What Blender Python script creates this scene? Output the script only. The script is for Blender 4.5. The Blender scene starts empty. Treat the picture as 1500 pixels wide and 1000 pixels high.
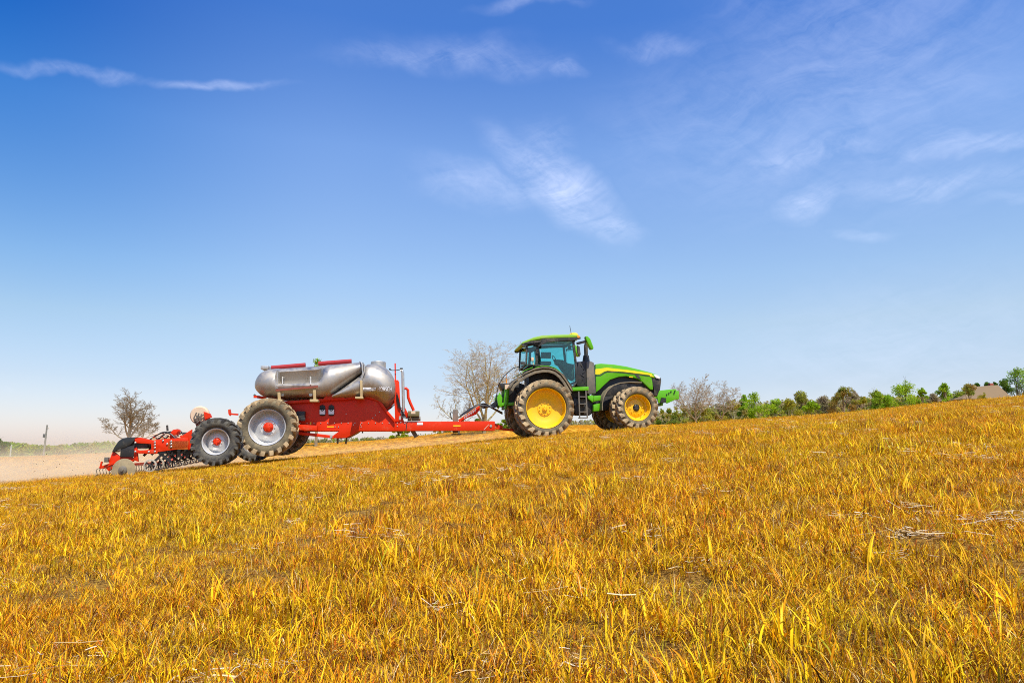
import bpy, bmesh, math, random
import numpy as np
from mathutils import Vector, Matrix, noise
from mathutils.bvhtree import BVHTree
R = math.radians
random.seed(7)
scene = bpy.context.scene
COL = scene.collection

# ------------------------------------------------------------------ camera
CAM_Z = 1.38
PITCH = R(8.53)
cd = bpy.data.cameras.new("camera")
cd.lens = 24; cd.sensor_width = 36; cd.clip_start = 0.05; cd.clip_end = 6000
cam = bpy.data.objects.new("camera", cd); COL.objects.link(cam)
cam.location = (0, 0, CAM_Z); cam.rotation_euler = (math.pi / 2 + PITCH, 0, 0)
scene.camera = cam

# ------------------------------------------------------------------ light
SUN_EL, SUN_AZ = R(62), R(-66)          # azimuth: direction of the sun in the ground plane, from +x
sd = Vector((math.cos(SUN_EL) * math.cos(SUN_AZ), math.cos(SUN_EL) * math.sin(SUN_AZ), math.sin(SUN_EL)))
sl = bpy.data.lights.new("sun", 'SUN'); sl.energy = 5.0; sl.angle = R(0.5); sl.color = (1.0, 0.95, 0.86)
so = bpy.data.objects.new("sun", sl); COL.objects.link(so)
so.rotation_euler = (-sd).to_track_quat('-Z', 'Y').to_euler()

# ------------------------------------------------------------------ exposure
scene.view_settings.view_transform = 'Standard'
scene.view_settings.look = 'None'
scene.view_settings.exposure = 0.35
scene.view_settings.gamma = 1
scene.render.film_transparent = False
scene.cycles.max_bounces = 8
scene.cycles.diffuse_bounces = 3
scene.cycles.filter_width = 1.0
scene.cycles.use_denoising = False
scene.cycles.use_adaptive_sampling = False
scene.cycles.volume_bounces = 2
scene.cycles.transparent_max_bounces = 24
scene.cycles.volume_step_rate = 1.0
scene.cycles.volume_max_steps = 128

# ------------------------------------------------------------------ node helpers
class NT:
    def __init__(s, tree): s.t = tree; s.n = tree.nodes; s.l = tree.links
    def new(s, typ, **kw):
        n = s.n.new(typ)
        for k, v in kw.items():
            if k == 'ins':
                for kk, vv in v.items():
                    sock = n.inputs[kk]
                    if hasattr(vv, 'is_output'): s.l.new(vv, sock)
                    else: sock.default_value = vv
            else: setattr(n, k, v)
        return n
    def math(s, op, a, b=0.0, c=0.0, clamp=False):
        n = s.new('ShaderNodeMath', operation=op); n.use_clamp = clamp
        for i, v in enumerate((a, b, c)):
            if hasattr(v, 'is_output'): s.l.new(v, n.inputs[i])
            else: n.inputs[i].default_value = v
        return n.outputs[0]
    def vmath(s, op, a, b=(0, 0, 0), out=0):
        n = s.new('ShaderNodeVectorMath', operation=op)
        for i, v in enumerate((a, b)):
            if hasattr(v, 'is_output'): s.l.new(v, n.inputs[i])
            else: n.inputs[i].default_value = v
        return n.outputs[out]
    def mix(s, f, a, b, typ='RGBA', blend='MIX'):
        n = s.new('ShaderNodeMix', data_type=typ); n.blend_type = blend
        idx = {'RGBA': (6, 7, 2), 'FLOAT': (2, 3, 0)}[typ]
        for i, v in ((0, f), (idx[0], a), (idx[1], b)):
            if hasattr(v, 'is_output'): s.l.new(v, n.inputs[i])
            else:
                if typ == 'RGBA' and i and len(v) == 3: v = (*v, 1)
                n.inputs[i].default_value = v
        return n.outputs[idx[2]]
    def noise(s, vec=None, scale=5, detail=3, rough=0.5, dist=0.0):
        n = s.new('ShaderNodeTexNoise'); n.inputs['Scale'].default_value = scale
        n.inputs['Detail'].default_value = detail; n.inputs['Roughness'].default_value = rough
        n.inputs['Distortion'].default_value = dist
        if vec is not None: s.l.new(vec, n.inputs['Vector'])
        return n.outputs['Fac'] if 'Fac' in n.outputs else n.outputs[0]
    def ramp(s, f, stops, interp='LINEAR'):
        n = s.new('ShaderNodeValToRGB'); s.l.new(f, n.inputs[0]); cr = n.color_ramp; cr.interpolation = interp
        while len(cr.elements) < len(stops): cr.elements.new(0.5)
        for e, (p, c) in zip(cr.elements, stops):
            e.position = p; e.color = (*c, 1) if len(c) == 3 else c
        return n.outputs[0]
    def maprange(s, v, a, b, c=0.0, d=1.0, smooth=False):
        n = s.new('ShaderNodeMapRange'); n.clamp = True
        if smooth: n.interpolation_type = 'SMOOTHSTEP'
        s.l.new(v, n.inputs[0])
        for i, x in enumerate((a, b, c, d)): n.inputs[i + 1].default_value = x
        return n.outputs[0]

# ------------------------------------------------------------------ sky
def pix_dir(px, py):
    a, b = (px - 750) / 1000, (500 - py) / 1000
    return Vector((a, math.cos(PITCH) - b * math.sin(PITCH), math.sin(PITCH) + b * math.cos(PITCH))).normalized()

world = bpy.data.worlds.new("World"); scene.world = world; world.use_nodes = True
T = NT(world.node_tree); T.n.clear()
sky = T.new('ShaderNodeTexSky'); sky.sky_type = 'NISHITA'; sky.sun_disc = False
sky.sun_elevation = SUN_EL; sky.sun_rotation = math.pi / 2 - SUN_AZ
sky.air_density = 1.0; sky.dust_density = 0.5; sky.ozone_density = 3.0; sky.altitude = 200
tc = T.new('ShaderNodeTexCoord'); dirv = tc.outputs['Generated']
sep = T.new('ShaderNodeSeparateXYZ'); T.l.new(dirv, sep.inputs[0])
tint = T.ramp(sep.outputs[2], [(0.0, (0.94, 0.84, 1.0)), (0.084, (0.99, 0.89, 0.93)), (0.165, (1.27, 1.13, 1.02)), (0.232, (1.27, 1.24, 1.2)), (0.405, (1.14, 1.30, 1.53)), (0.547, (0.52, 0.93, 1.52))])
lf = T.math('MULTIPLY', T.maprange(sep.outputs[0], -0.22, -0.62, smooth=True), T.maprange(sep.outputs[2], 0.08, 0.50))
tint = T.mix(lf, tint, T.mix(1.0, tint, (0.05, 0.48, 0.78, 1), blend='MULTIPLY'))
skycol = T.mix(1.0, sky.outputs[0], tint, blend='MULTIPLY')
# thin wind-drawn cirrus: soft patches placed by direction of view, fibrous inside
zc = T.math('MAXIMUM', sep.outputs[2], 0.04)
comb = T.new('ShaderNodeCombineXYZ')
T.l.new(T.math('DIVIDE', sep.outputs[0], zc), comb.inputs[0]); T.l.new(T.math('DIVIDE', sep.outputs[1], zc), comb.inputs[1])
def wisp(p0, p1, width, strength, edge=0.97):
    width = width * 1.45; strength = strength * .62
    """a streak on the celestial sphere from direction p0 to p1"""
    d0, d1 = pix_dir(*p0), pix_dir(*p1)
    ax = (d1 - d0); ln = ax.length; ax.normalize()
    mid = (d0 + d1) / 2
    nr = ax.cross(mid).normalized()
    rel = T.vmath('SUBTRACT', T.vmath('ADD', dirv, warp), tuple(mid))
    u = T.math('DIVIDE', T.vmath('DOT_PRODUCT', rel, tuple(ax), out=1), ln * 0.66)
    v = T.math('DIVIDE', T.vmath('DOT_PRODUCT', rel, tuple(nr), out=1), width)
    r = T.math('SQRT', T.math('ADD', T.math('MULTIPLY', u, u), T.math('MULTIPLY', v, v)))
    return T.maprange(r, 1.0, 1.0 - edge, 0.0, strength, smooth=True)
wn = T.new('ShaderNodeTexNoise'); wn.inputs['Scale'].default_value = 9; wn.inputs['Detail'].default_value = 4
T.l.new(dirv, wn.inputs['Vector'])
warp = T.vmath('MULTIPLY', T.vmath('SUBTRACT', wn.outputs['Color'], (0.5, 0.5, 0.5)), (0.09, 0.09, 0.07))
m = None
for args in (((715, 195), (925, 350), 0.036, 0.62), ((740, 200), (830, 270), 0.050, 0.34), ((600, 262), (820, 282), 0.030, 0.30), ((860, 320), (945, 356), 0.020, 0.5),
             ((1130, 325), (1235, 262), 0.026, 0.55), ((1040, 240), (1340, 205), 0.016, 0.36), ((1280, 225), (1560, 195), 0.016, 0.36),
             ((1180, 285), (1560, 248), 0.020, 0.33), ((1330, 110), (1240, 230), 0.045, 0.22), ((1200, 345), (1340, 340), 0.010, 0.22),
             ((0, 80), (210, 118), 0.007, 0.30), ((190, 118), (430, 136), 0.007, 0.34), ((790, 98), (848, 104), 0.011, 0.38),
             ((560, 60), (830, 96), 0.022, 0.30), ((470, 90), (760, 60), 0.018, 0.24), ((880, 60), (1080, 75), 0.012, 0.22), ((700, 6), (860, 2), 0.012, 0.3), ((0, 570), (25, 568), 0.004, 0.12),
             ((1000, 110), (1600, 60), 0.20, 0.20), ((860, 200), (1500, 170), 0.13, 0.18), ((1400, 300), (1560, 285), 0.010, 0.2), ((1050, 560), (1650, 500), 0.12, 0.16)):
    w_ = wisp(*args)
    m = w_ if m is None else T.math('MAXIMUM', m, w_)
# fibres
mp = T.new('ShaderNodeMapping'); T.l.new(T.vmath('ADD', dirv, T.vmath('SCALE', warp)), mp.inputs['Vector'])
mp.inputs['Rotation'].default_value = (0, R(13), 0)
mq = T.new('ShaderNodeMapping'); T.l.new(mp.outputs[0], mq.inputs['Vector']); mq.inputs['Scale'].default_value = (1.0, 1.0, 4.2)
f1 = T.noise(mq.outputs[0], scale=7, detail=12, rough=0.66, dist=0.6)
mr = T.new('ShaderNodeMapping'); T.l.new(dirv, mr.inputs['Vector']); mr.inputs['Rotation'].default_value = (0, R(-32), 0)
ms_ = T.new('ShaderNodeMapping'); T.l.new(mr.outputs[0], ms_.inputs['Vector']); ms_.inputs['Scale'].default_value = (1.0, 1.0, 2.6)
f2 = T.noise(ms_.outputs[0], scale=16, detail=10, rough=0.7, dist=0.5)
fib = T.maprange(T.math('ADD', T.math('MULTIPLY', f1, 0.65), T.math('MULTIPLY', f2, 0.35)), 0.38, 0.64, 0.12, 1.25)
m = T.math('MULTIPLY', m, fib, clamp=True)
skyc = T.mix(m, skycol, (8.0, 8.4, 10.2, 1))
bg = T.new('ShaderNodeBackground'); bg.inputs['Strength'].default_value = 0.115
T.l.new(skyc, bg.inputs['Color'])
wo = T.new('ShaderNodeOutputWorld'); T.l.new(bg.outputs[0], wo.inputs['Surface'])

# ------------------------------------------------------------------ terrain
def sstep(a, b, x):
    t = np.clip((np.asarray(x, float) - a) / (b - a), 0, 1); return t * t * (3 - 2 * t)
def terrain(x, y):
    x = np.asarray(x, float); y = np.asarray(y, float)
    ya = np.maximum(y, -8)
    near = 0.088 * 60 * np.tanh(x / 60) + 1.66 * (1 - np.exp(-ya / 12.0)) + 0.02 * np.sin(x * 0.31 + 1) * np.clip(y / 10, 0, 1)
    near = near - 0.012 * np.clip(y - 30.5, 0, 14) ** 2 - 0.11 * np.exp(-((x - 15) / 7) ** 2)
    far = 4.15 + np.where(x < 0, 6.6 * np.tanh(x / 85), 1.6 * np.tanh(x / 160)) - 0.6 * np.exp(-((x + 22) / 14) ** 2)
    s = sstep(34, 112, y)
    return near * (1 - s) + far * s
def tz(x, y): return float(terrain(x, y))

# ------------------------------------------------------------------ object helpers
def tag(o, label=None, cat=None, group=None, kind=None):
    if label: o['label'] = label
    if cat: o['category'] = cat
    if group: o['group'] = group
    if kind: o['kind'] = kind
    return o
def empty(name, loc=(0, 0, 0), rz=0):
    o = bpy.data.objects.new(name, None); COL.objects.link(o); o.location = loc; o.rotation_euler = (0, 0, rz)
    o.empty_display_size = 0.3
    return o
def copy_tree(o, parent=None):
    c = o.copy(); COL.objects.link(c)
    if parent: c.parent = parent
    for ch in list(o.children): copy_tree(ch, c)
    return c
def np_mesh(name, verts, faces, k=4, cols=None, mats=(), smooth=False, colname='Col', mat_idx=None):
    """mesh straight from numpy arrays, every face with k corners"""
    me = bpy.data.meshes.new(name)
    verts = np.asarray(verts, np.float32).reshape(-1, 3); faces = np.asarray(faces, np.int32).reshape(-1, k)
    me.vertices.add(len(verts)); me.vertices.foreach_set('co', verts.ravel())
    me.loops.add(faces.size); me.loops.foreach_set('vertex_index', faces.ravel())
    me.polygons.add(len(faces)); me.polygons.foreach_set('loop_start', np.arange(0, faces.size, k, dtype=np.int32))
    me.polygons.foreach_set('loop_total', np.full(len(faces), k, np.int32))
    if mat_idx is not None: me.polygons.foreach_set('material_index', np.asarray(mat_idx, np.int32))
    if smooth: me.polygons.foreach_set('use_smooth', np.ones(len(faces), bool))
    for m_ in mats: me.materials.append(m_)
    me.update()
    if cols is not None:
        a = me.color_attributes.new(colname, 'FLOAT_COLOR', 'POINT')
        c4 = np.ones((len(verts), 4), np.float32); c4[:, :3] = cols
        a.data.foreach_set('color', c4.ravel())
    return me

MATS = {}
def mat(name, base=(0.5, 0.5, 0.5), rough=0.5, metal=0.0, coat=0.0, dirt=None, dirt_amt=0.0, dscale=6.0, bump=0.0, bscale=40.0, var=0.12, spec=0.5, emit=None, low_dirt=0.0):
    """paint / rubber / metal with its own unevenness: tone variation, dust film, fine bump"""
    if name in MATS: return MATS[name]
    m_ = bpy.data.materials.new(name); m_.use_nodes = True; MATS[name] = m_
    t = NT(m_.node_tree); b = t.n['Principled BSDF']
    co = t.new('ShaderNodeTexCoord').outputs['Object']
    n1 = t.noise(co, scale=dscale, detail=6, rough=0.62)
    n2 = t.noise(co, scale=dscale * 5, detail=3, rough=0.6)
    f = t.math('MULTIPLY_ADD', t.math('SUBTRACT', n1, 0.5), var * 2, 1.0)
    c = t.vmath('SCALE', base, out=0); c.node.inputs['Scale'].default_value = 1; t.l.new(f, c.node.inputs['Scale'])
    if dirt is not None:
        k = t.maprange(t.math('ADD', t.math('MULTIPLY', n1, 0.65), t.math('MULTIPLY', n2, 0.35)), 0.62 - dirt_amt * 0.45, 0.80 - dirt_amt * 0.25, 0, 0.35 + 0.6 * dirt_amt)
        c = t.mix(k, c, dirt)
        rr = t.mix(k, rough, 0.9, typ='FLOAT'); t.l.new(rr, b.inputs['Roughness'])
        if metal: t.l.new(t.mix(k, metal, 0.0, typ='FLOAT'), b.inputs['Metallic'])
    else:
        t.l.new(t.maprange(n1, 0.3, 0.7, max(rough - 0.08, 0), rough + 0.08), b.inputs['Roughness'])
        b.inputs['Metallic'].default_value = metal
    t.l.new(c, b.inputs['Base Color'])
    b.inputs['Coat Weight'].default_value = coat; b.inputs['Coat Roughness'].default_value = 0.12
    b.inputs['Specular IOR Level'].default_value = spec
    if bump:
        bn = t.new('ShaderNodeBump'); bn.inputs['Strength'].default_value = bump; bn.inputs['Distance'].default_value = 0.02
        t.l.new(t.noise(co, scale=bscale, detail=4), bn.inputs['Height']); t.l.new(bn.outputs[0], b.inputs['Normal'])
    if emit: b.inputs['Emission Color'].default_value = (*emit, 1); b.inputs['Emission Strength'].default_value = 1
    return m_

# ------------------------------------------------------------------ ground sheet
def axis(lo, hi, near, step, grow, c=0.0):
    pos = [c]; s = step
    while pos[-1] < hi:
        if abs(pos[-1] - c) > near: s *= grow
        pos.append(pos[-1] + s)
    neg = [c]; s = step
    while neg[-1] > lo:
        if abs(neg[-1] - c) > near: s *= grow
        neg.append(neg[-1] - s)
    return np.array(sorted(set(pos + neg)))
gx = axis(-1500, 1500, 40, 0.5, 1.09); gy = axis(-200, 1700, 45, 0.5, 1.07, 10)
GX, GY = np.meshgrid(gx, gy)
GZ = terrain(GX, GY)
nb = np.sin(GX * 2.1 + np.sin(GY * 1.3) * 2) * np.cos(GY * 2.7 + np.sin(GX) * 1.5) * 0.012
GZ = GZ + np.where(GY < 40, nb, 0)
V = np.stack([GX, GY, GZ], -1).reshape(-1, 3)
ii = np.arange(len(gx) * len(gy)).reshape(len(gy), len(gx))
F = np.stack([ii[:-1, :-1], ii[:-1, 1:], ii[1:, 1:], ii[1:, :-1]], -1).reshape(-1, 4)
gm = bpy.data.materials.new('field_soil'); gm.use_nodes = True
t = NT(gm.node_tree); b = t.n['Principled BSDF']; b.inputs['Roughness'].default_value = 0.95; b.inputs['Specular IOR Level'].default_value = 0.1
co = t.new('ShaderNodeTexCoord').outputs['Object']
soil = t.ramp(t.noise(co, 9, 8, 0.7), [(0.3, (0.035, 0.015, 0.004)), (0.5, (0.14, 0.06, 0.010)), (0.68, (0.42, 0.22, 0.03))])
chaff = t.ramp(t.noise(co, 60, 4, 0.7), [(0.45, (0, 0, 0)), (0.66, (1, 1, 1))])
soil = t.mix(chaff, soil, (0.55, 0.33, 0.07))
# the same crop seen from afar: its blades merge to one golden cover beyond the crest
mp = t.new('ShaderNodeMapping'); t.l.new(co, mp.inputs['Vector']); mp.inputs['Scale'].default_value = (0.25, 0.05, 1)
cov = t.ramp(t.noise(mp.outputs[0], 1.0, 8, 0.65), [(0.3, (0.50, 0.22, 0.01)), (0.5, (0.66, 0.32, 0.015)), (0.7, (0.72, 0.42, 0.05))])
cov = t.mix(t.math('MULTIPLY', t.ramp(t.noise(co, 4, 6, 0.7), [(0.4, (0, 0, 0)), (0.7, (1, 1, 1))]), 0.35), cov, (0.30, 0.17, 0.04))
sp = t.new('ShaderNodeSeparateXYZ'); t.l.new(co, sp.inputs[0])
c = t.mix(t.maprange(sp.outputs[1], 33, 37), soil, cov)
# grass verge at the foot of the trees
edge = t.math('ADD', sp.outputs[1], t.math('MULTIPLY', t.noise(co, 0.06, 3), 20))
c = t.mix(t.maprange(edge, 126, 134), c, (0.16, 0.19, 0.05))
t.l.new(c, b.inputs['Base Color'])
bn = t.new('ShaderNodeBump'); bn.inputs['Strength'].default_value = 0.9; bn.inputs['Distance'].default_value = 0.04
t.l.new(t.noise(co, 30, 6, 0.7), bn.inputs['Height']); t.l.new(bn.outputs[0], b.inputs['Normal'])
go = bpy.data.objects.new('field', np_mesh('field', V, F, mats=[gm], smooth=True)); COL.objects.link(go)
tag(go, 'gently rising farm field of sprayed cover crop', kind='structure')

# ------------------------------------------------------------------ dying grass, straw
gr = bpy.data.materials.new('dying_grass'); gr.use_nodes = True
t = NT(gr.node_tree); t.n.clear()
at = t.new('ShaderNodeAttribute'); at.attribute_name = 'Col'
oi = t.new('ShaderNodeObjectInfo')
hsv = t.new('ShaderNodeHueSaturation'); t.l.new(at.outputs['Color'], hsv.inputs['Color'])
t.l.new(t.maprange(oi.outputs['Random'], 0, 1, 0.80, 1.15), hsv.inputs['Value'])
geo = t.new('ShaderNodeNewGeometry')
pn = t.noise(geo.outputs['Position'], 0.35, 4, 0.6)
t.l.new(t.maprange(pn, 0.35, 0.65, 0.488, 0.509), hsv.inputs['Hue'])
gcol = hsv.outputs[0]
d = t.new('ShaderNodeBsdfPrincipled'); t.l.new(gcol, d.inputs['Base Color']); d.inputs['Roughness'].default_value = 0.5; d.inputs['Specular IOR Level'].default_value = 0.15
tr = t.new('ShaderNodeBsdfTranslucent'); t.l.new(gcol, tr.inputs['Color'])
ms = t.new('ShaderNodeMixShader'); ms.inputs[0].default_value = 0.24; t.l.new(d.outputs[0], ms.inputs[1]); t.l.new(tr.outputs[0], ms.inputs[2])
ou = t.new('ShaderNodeOutputMaterial'); t.l.new(ms.outputs[0], ou.inputs[0])

def blades(rng, n, size, h0, h1, w0, w1, pal, lean=(0.15, 0.9), seg=4, tuft=0.0):
    """n curved tapering leaf blades rooted in a square patch"""
    if tuft:
        k = max(1, int(n / 14)); cx = rng.uniform(-size / 2, size / 2, (k, 2)); ci = rng.integers(0, k, n)
        base = cx[ci] + rng.normal(0, tuft, (n, 2))
    else: base = rng.uniform(-size / 2, size / 2, (n, 2))
    ang = rng.uniform(0, 2 * np.pi, n); L = rng.uniform(h0, h1, n) * rng.uniform(0.55, 1.0, n); W = rng.uniform(w0, w1, n)
    ln0 = rng.uniform(0.02, 0.45, n); curl = rng.uniform(lean[0], lean[1], n) * 1.9
    fold = rng.random(n) < 0.15; curl[fold] *= 2.0
    side = ang + np.pi / 2 + rng.normal(0, 0.5, n)
    P = np.zeros((n, seg + 1, 3)); p = np.concatenate([base, np.full((n, 1), -0.01)], 1); P[:, 0] = p
    for s in range(seg):
        a = ln0 + curl * ((s + 0.3) / seg) ** 1.4
        st = L / seg
        P[:, s + 1, 0] = P[:, s, 0] + st * np.sin(a) * np.cos(ang)
        P[:, s + 1, 1] = P[:, s, 1] + st * np.sin(a) * np.sin(ang)
        P[:, s + 1, 2] = P[:, s, 2] + st * np.cos(a)
    ws = np.array([0.55, 1.0, 0.95, 0.62, 0.06][:seg + 1]) if seg == 4 else np.linspace(1, 0.08, seg + 1)
    tw = rng.normal(0, 0.5, n)
    sv = np.zeros((n, seg + 1, 3))
    for s in range(seg + 1):
        an = side + tw * s / seg
        sv[:, s, 0] = np.cos(an); sv[:, s, 1] = np.sin(an); sv[:, s, 2] = 0.25 * np.sin(tw * 3)
    wv = W[:, None, None] * ws[None, :, None] * 0.5
    A = P - sv * wv; B = P + sv * wv
    Vv = np.stack([A, B], 2).reshape(n, -1, 3)
    idx = np.arange(seg) * 2
    fq = np.stack([idx, idx + 1, idx + 3, idx + 2], -1)
    Ff = (fq[None] + (np.arange(n) * (seg + 1) * 2)[:, None, None]).reshape(-1, 4)
    pal = np.array(pal); pw = pal[:, 3] / pal[:, 3].sum(); pi = rng.choice(len(pal), n, p=pw)
    c = pal[pi, :3] * rng.uniform(0.8, 1.2, (n, 1))
    C = np.repeat(c[:, None, :], (seg + 1) * 2, 1)
    tipc = np.array([0.42, 0.17, 0.02]); tf = (rng.random(n) < 0.4)[:, None, None] * (np.repeat(np.arange(seg + 1), 2) / seg)[None, :, None] ** 3
    C = C * (1 - 0.6 * tf) + tipc * 0.6 * tf
    return Vv.reshape(-1, 3), Ff, C.reshape(-1, 3)

PAL = [(0.88, 0.47, 0.007, 38), (0.90, 0.60, 0.012, 28), (0.80, 0.29, 0.006, 13), (0.52, 0.32, 0.010, 6), (0.30, 0.10, 0.008, 16),
       (0.42, 0.37, 0.018, 4), (0.10, 0.035, 0.006, 11), (0.72, 0.17, 0.012, 3)]
DRY = [(0.74, 0.50, 0.14, 5), (0.84, 0.66, 0.32, 3), (0.40, 0.20, 0.04, 4)]
patch_col = bpy.data.collections.new('grass_patches')
straw_col = bpy.data.collections.new('straw_patches')
PS = 0.6
for k in range(7):
    rng = np.random.default_rng(100 + k)
    parts = [blades(rng, 210, PS * 1.1, 0.09, 0.19, 0.0035, 0.0072, PAL, (0.1, 0.9), tuft=0.03),
             blades(rng, 520, PS * 1.1, 0.04, 0.12, 0.0022, 0.0052, PAL, (0.2, 1.3)),
             blades(rng, 260, PS * 1.1, 0.03, 0.12, 0.0015, 0.0042, DRY + PAL[4:5] + PAL[6:7], (1.0, 1.7)),
             blades(rng, 90, PS * 1.1, 0.08, 0.20, 0.0012, 0.003, DRY + PAL[4:5], (0.3, 1.2), tuft=0.05),
             blades(rng, 7, PS, 0.17, 0.28, 0.006, 0.011, PAL[:3] + PAL[5:6], (0.1, 0.7))]
    Vs, Fs, Cs = [], [], []; off = 0
    for v_, f_, c_ in parts: Vs.append(v_); Fs.append(f_ + off); Cs.append(c_); off += len(v_)
    o = bpy.data.objects.new('grass_patch', np_mesh('grass_patch', np.concatenate(Vs), np.concatenate(Fs), cols=np.concatenate(Cs), mats=[gr]))
    patch_col.objects.link(o)
for k in range(5):                                  # flattened straw and stalk litter
    rng = np.random.default_rng(300 + k); n = 26
    Vv, Ff, Cc = [], [], []
    for i in range(n):
        c0 = np.array([*rng.normal(0, 0.13, 2), rng.uniform(0.01, 0.07)]); a = rng.normal(0.2, 0.7); L = rng.uniform(0.05, 0.24) * rng.uniform(0.35, 1); w = rng.uniform(0.001, 0.0032) if rng.random() < .93 else rng.uniform(0.004, 0.008)
        dv = np.array([math.cos(a), math.sin(a), rng.normal(0, 0.16)]) * L / 2; sv = np.array([-math.sin(a), math.cos(a), 0]) * w; up = np.array([0, 0, w * 0.9])
        bend = np.array([0, 0, rng.normal(0, 0.004)])
        q = [c0 - dv - sv, c0 - dv + up, c0 - dv + sv, c0 - sv + bend, c0 + up + bend, c0 + sv + bend, c0 + dv - sv, c0 + dv + up, c0 + dv + sv]
        o0 = len(Vv); Vv += q
        for r_ in (0, 3): Ff += [[o0 + r_, o0 + r_ + 1, o0 + r_ + 4, o0 + r_ + 3], [o0 + r_ + 1, o0 + r_ + 2, o0 + r_ + 5, o0 + r_ + 4]]
        cc = np.array([(0.84, 0.66, 0.38), (0.66, 0.46, 0.20), (0.86, 0.76, 0.56), (0.36, 0.20, 0.08)][rng.integers(0, 4)]) * .85; Cc += [cc] * 9
    o = bpy.data.objects.new('straw_patch', np_mesh('straw_patch', np.array(Vv), np.array(Ff), cols=np.array(Cc), mats=[gr]))
    straw_col.objects.link(o)

tall_col = bpy.data.collections.new('tall_grass_patches')
for k in range(6):                                  # broad upright leaves and dead brown stems that stand out of the sward
    rng = np.random.default_rng(500 + k)
    v1, f1_, c1 = blades(rng, 26, PS, 0.14, 0.27, 0.007, 0.0135, PAL[:4] + PAL[5:6], (0.05, 0.75), tuft=0.05)
    v2, f2_, c2 = blades(rng, 22, PS, 0.12, 0.24, 0.003, 0.007, [(0.10, 0.03, 0.006, 3), (0.26, 0.09, 0.01, 3), (0.20, 0.17, 0.015, 1)], (0.0, 0.4), tuft=0.05)
    o = bpy.data.objects.new('tall_patch', np_mesh('tall_patch', np.concatenate([v1, v2]), np.concatenate([f1_, f2_ + len(v1)]), cols=np.concatenate([c1, c2]), mats=[gr]))
    tall_col.objects.link(o)
def scatter_object(name, pts, rots, scls, coll, label):
    me = bpy.data.meshes.new(name); me.vertices.add(len(pts)); me.vertices.foreach_set('co', np.asarray(pts, np.float32).ravel())
    a = me.attributes.new('rot', 'FLOAT_VECTOR', 'POINT'); a.data.foreach_set('vector', np.asarray(rots, np.float32).ravel())
    a = me.attributes.new('scl', 'FLOAT_VECTOR', 'POINT'); a.data.foreach_set('vector', np.asarray(scls, np.float32).ravel())
    o = bpy.data.objects.new(name, me); COL.objects.link(o)
    ng = bpy.data.node_groups.new(name, 'GeometryNodeTree')
    ng.interface.new_socket('Geometry', in_out='INPUT', socket_type='NodeSocketGeometry')
    ng.interface.new_socket('Geometry', in_out='OUTPUT', socket_type='NodeSocketGeometry')
    N = ng.nodes; Lk = ng.links
    gi = N.new('NodeGroupInput'); gout = N.new('NodeGroupOutput')
    ci = N.new('GeometryNodeCollectionInfo'); ci.inputs['Collection'].default_value = coll
    ci.inputs['Separate Children'].default_value = True; ci.inputs['Reset Children'].default_value = True
    iop = N.new('GeometryNodeInstanceOnPoints'); iop.inputs['Pick Instance'].default_value = True
    rv = N.new('FunctionNodeRandomValue'); rv.data_type = 'INT'
    rv.inputs[4].default_value = 0; rv.inputs[5].default_value = 50
    Lk.new(gi.outputs[0], iop.inputs['Points']); Lk.new(ci.outputs[0], iop.inputs['Instance']); Lk.new(rv.outputs[2], iop.inputs['Instance Index'])
    na = N.new('GeometryNodeInputNamedAttribute'); na.data_type = 'FLOAT_VECTOR'; na.inputs['Name'].default_value = 'rot'
    e2r = N.new('FunctionNodeEulerToRotation'); Lk.new(na.outputs[0], e2r.inputs[0]); Lk.new(e2r.outputs[0], iop.inputs['Rotation'])
    nb_ = N.new('GeometryNodeInputNamedAttribute'); nb_.data_type = 'FLOAT_VECTOR'; nb_.inputs['Name'].default_value = 'scl'
    Lk.new(nb_.outputs[0], iop.inputs['Scale'])
    Lk.new(iop.outputs[0], gout.inputs[0])
    md = o.modifiers.new('scatter', 'NODES'); md.node_group = ng
    tag(o, label, name, kind='stuff')
    return o
rng = np.random.default_rng(5)
pts = []
y = 1.0
while y < 37:
    st = 0.30 if y < 5 else (0.36 if y < 12 else 0.42)
    half = 0.80 * y + 3.5
    xs = np.arange(-half, half, st)
    pts.append(np.stack([xs + rng.uniform(-st, st, len(xs)) * .6, np.full(len(xs), y) + rng.uniform(-st, st, len(xs)) * .6], -1))
    y += st
pts = np.concatenate(pts)
# thin lines where last year's rows left straw instead of cover crop
def straw_f(x, y):
    r = (y - 0.28 * x - 3.75 - 0.12 * np.sin(x * .8)) / 3.1
    w = np.abs(r - np.round(r)) * 3.1
    nn = np.sin(x * 0.9 + y * 1.35) + np.sin(x * 0.37 - y * .8 + 2)
    return (w < 0.09) & (nn > np.where(np.abs(r) < .5, -1.6, -0.5))
sf = straw_f(pts[:, 0], pts[:, 1])
keep = np.ones(len(pts), bool)
gp = pts[keep]
fy, fx = np.meshgrid(np.arange(37, 112, .8), np.arange(-100, 45, .8)); fx = fx.ravel(); fy = fy.ravel()
k_ = (np.abs(fx) < .8 * fy + 3) & (fx < 20); gp = np.concatenate([gp, np.stack([fx[k_] + rng.uniform(-.4, .4, k_.sum()), fy[k_] + rng.uniform(-.4, .4, k_.sum())], -1)])
z = terrain(gp[:, 0], gp[:, 1])
sc = rng.uniform(0.75, 1.15, len(gp)) * (0.92 + 0.16 * np.sin(gp[:, 0] * .7 + np.sin(gp[:, 1] * .5) * 2))
sc = np.where(straw_f(gp[:, 0], gp[:, 1]), sc * 0.88, sc)
near_b = 1 + 0.12 * np.clip((4.5 - gp[:, 1]) / 3, 0, 1)
S3 = np.stack([sc * 1.02, sc * 1.02, sc * near_b * rng.uniform(0.8, 1.15, len(gp))], -1)
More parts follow.
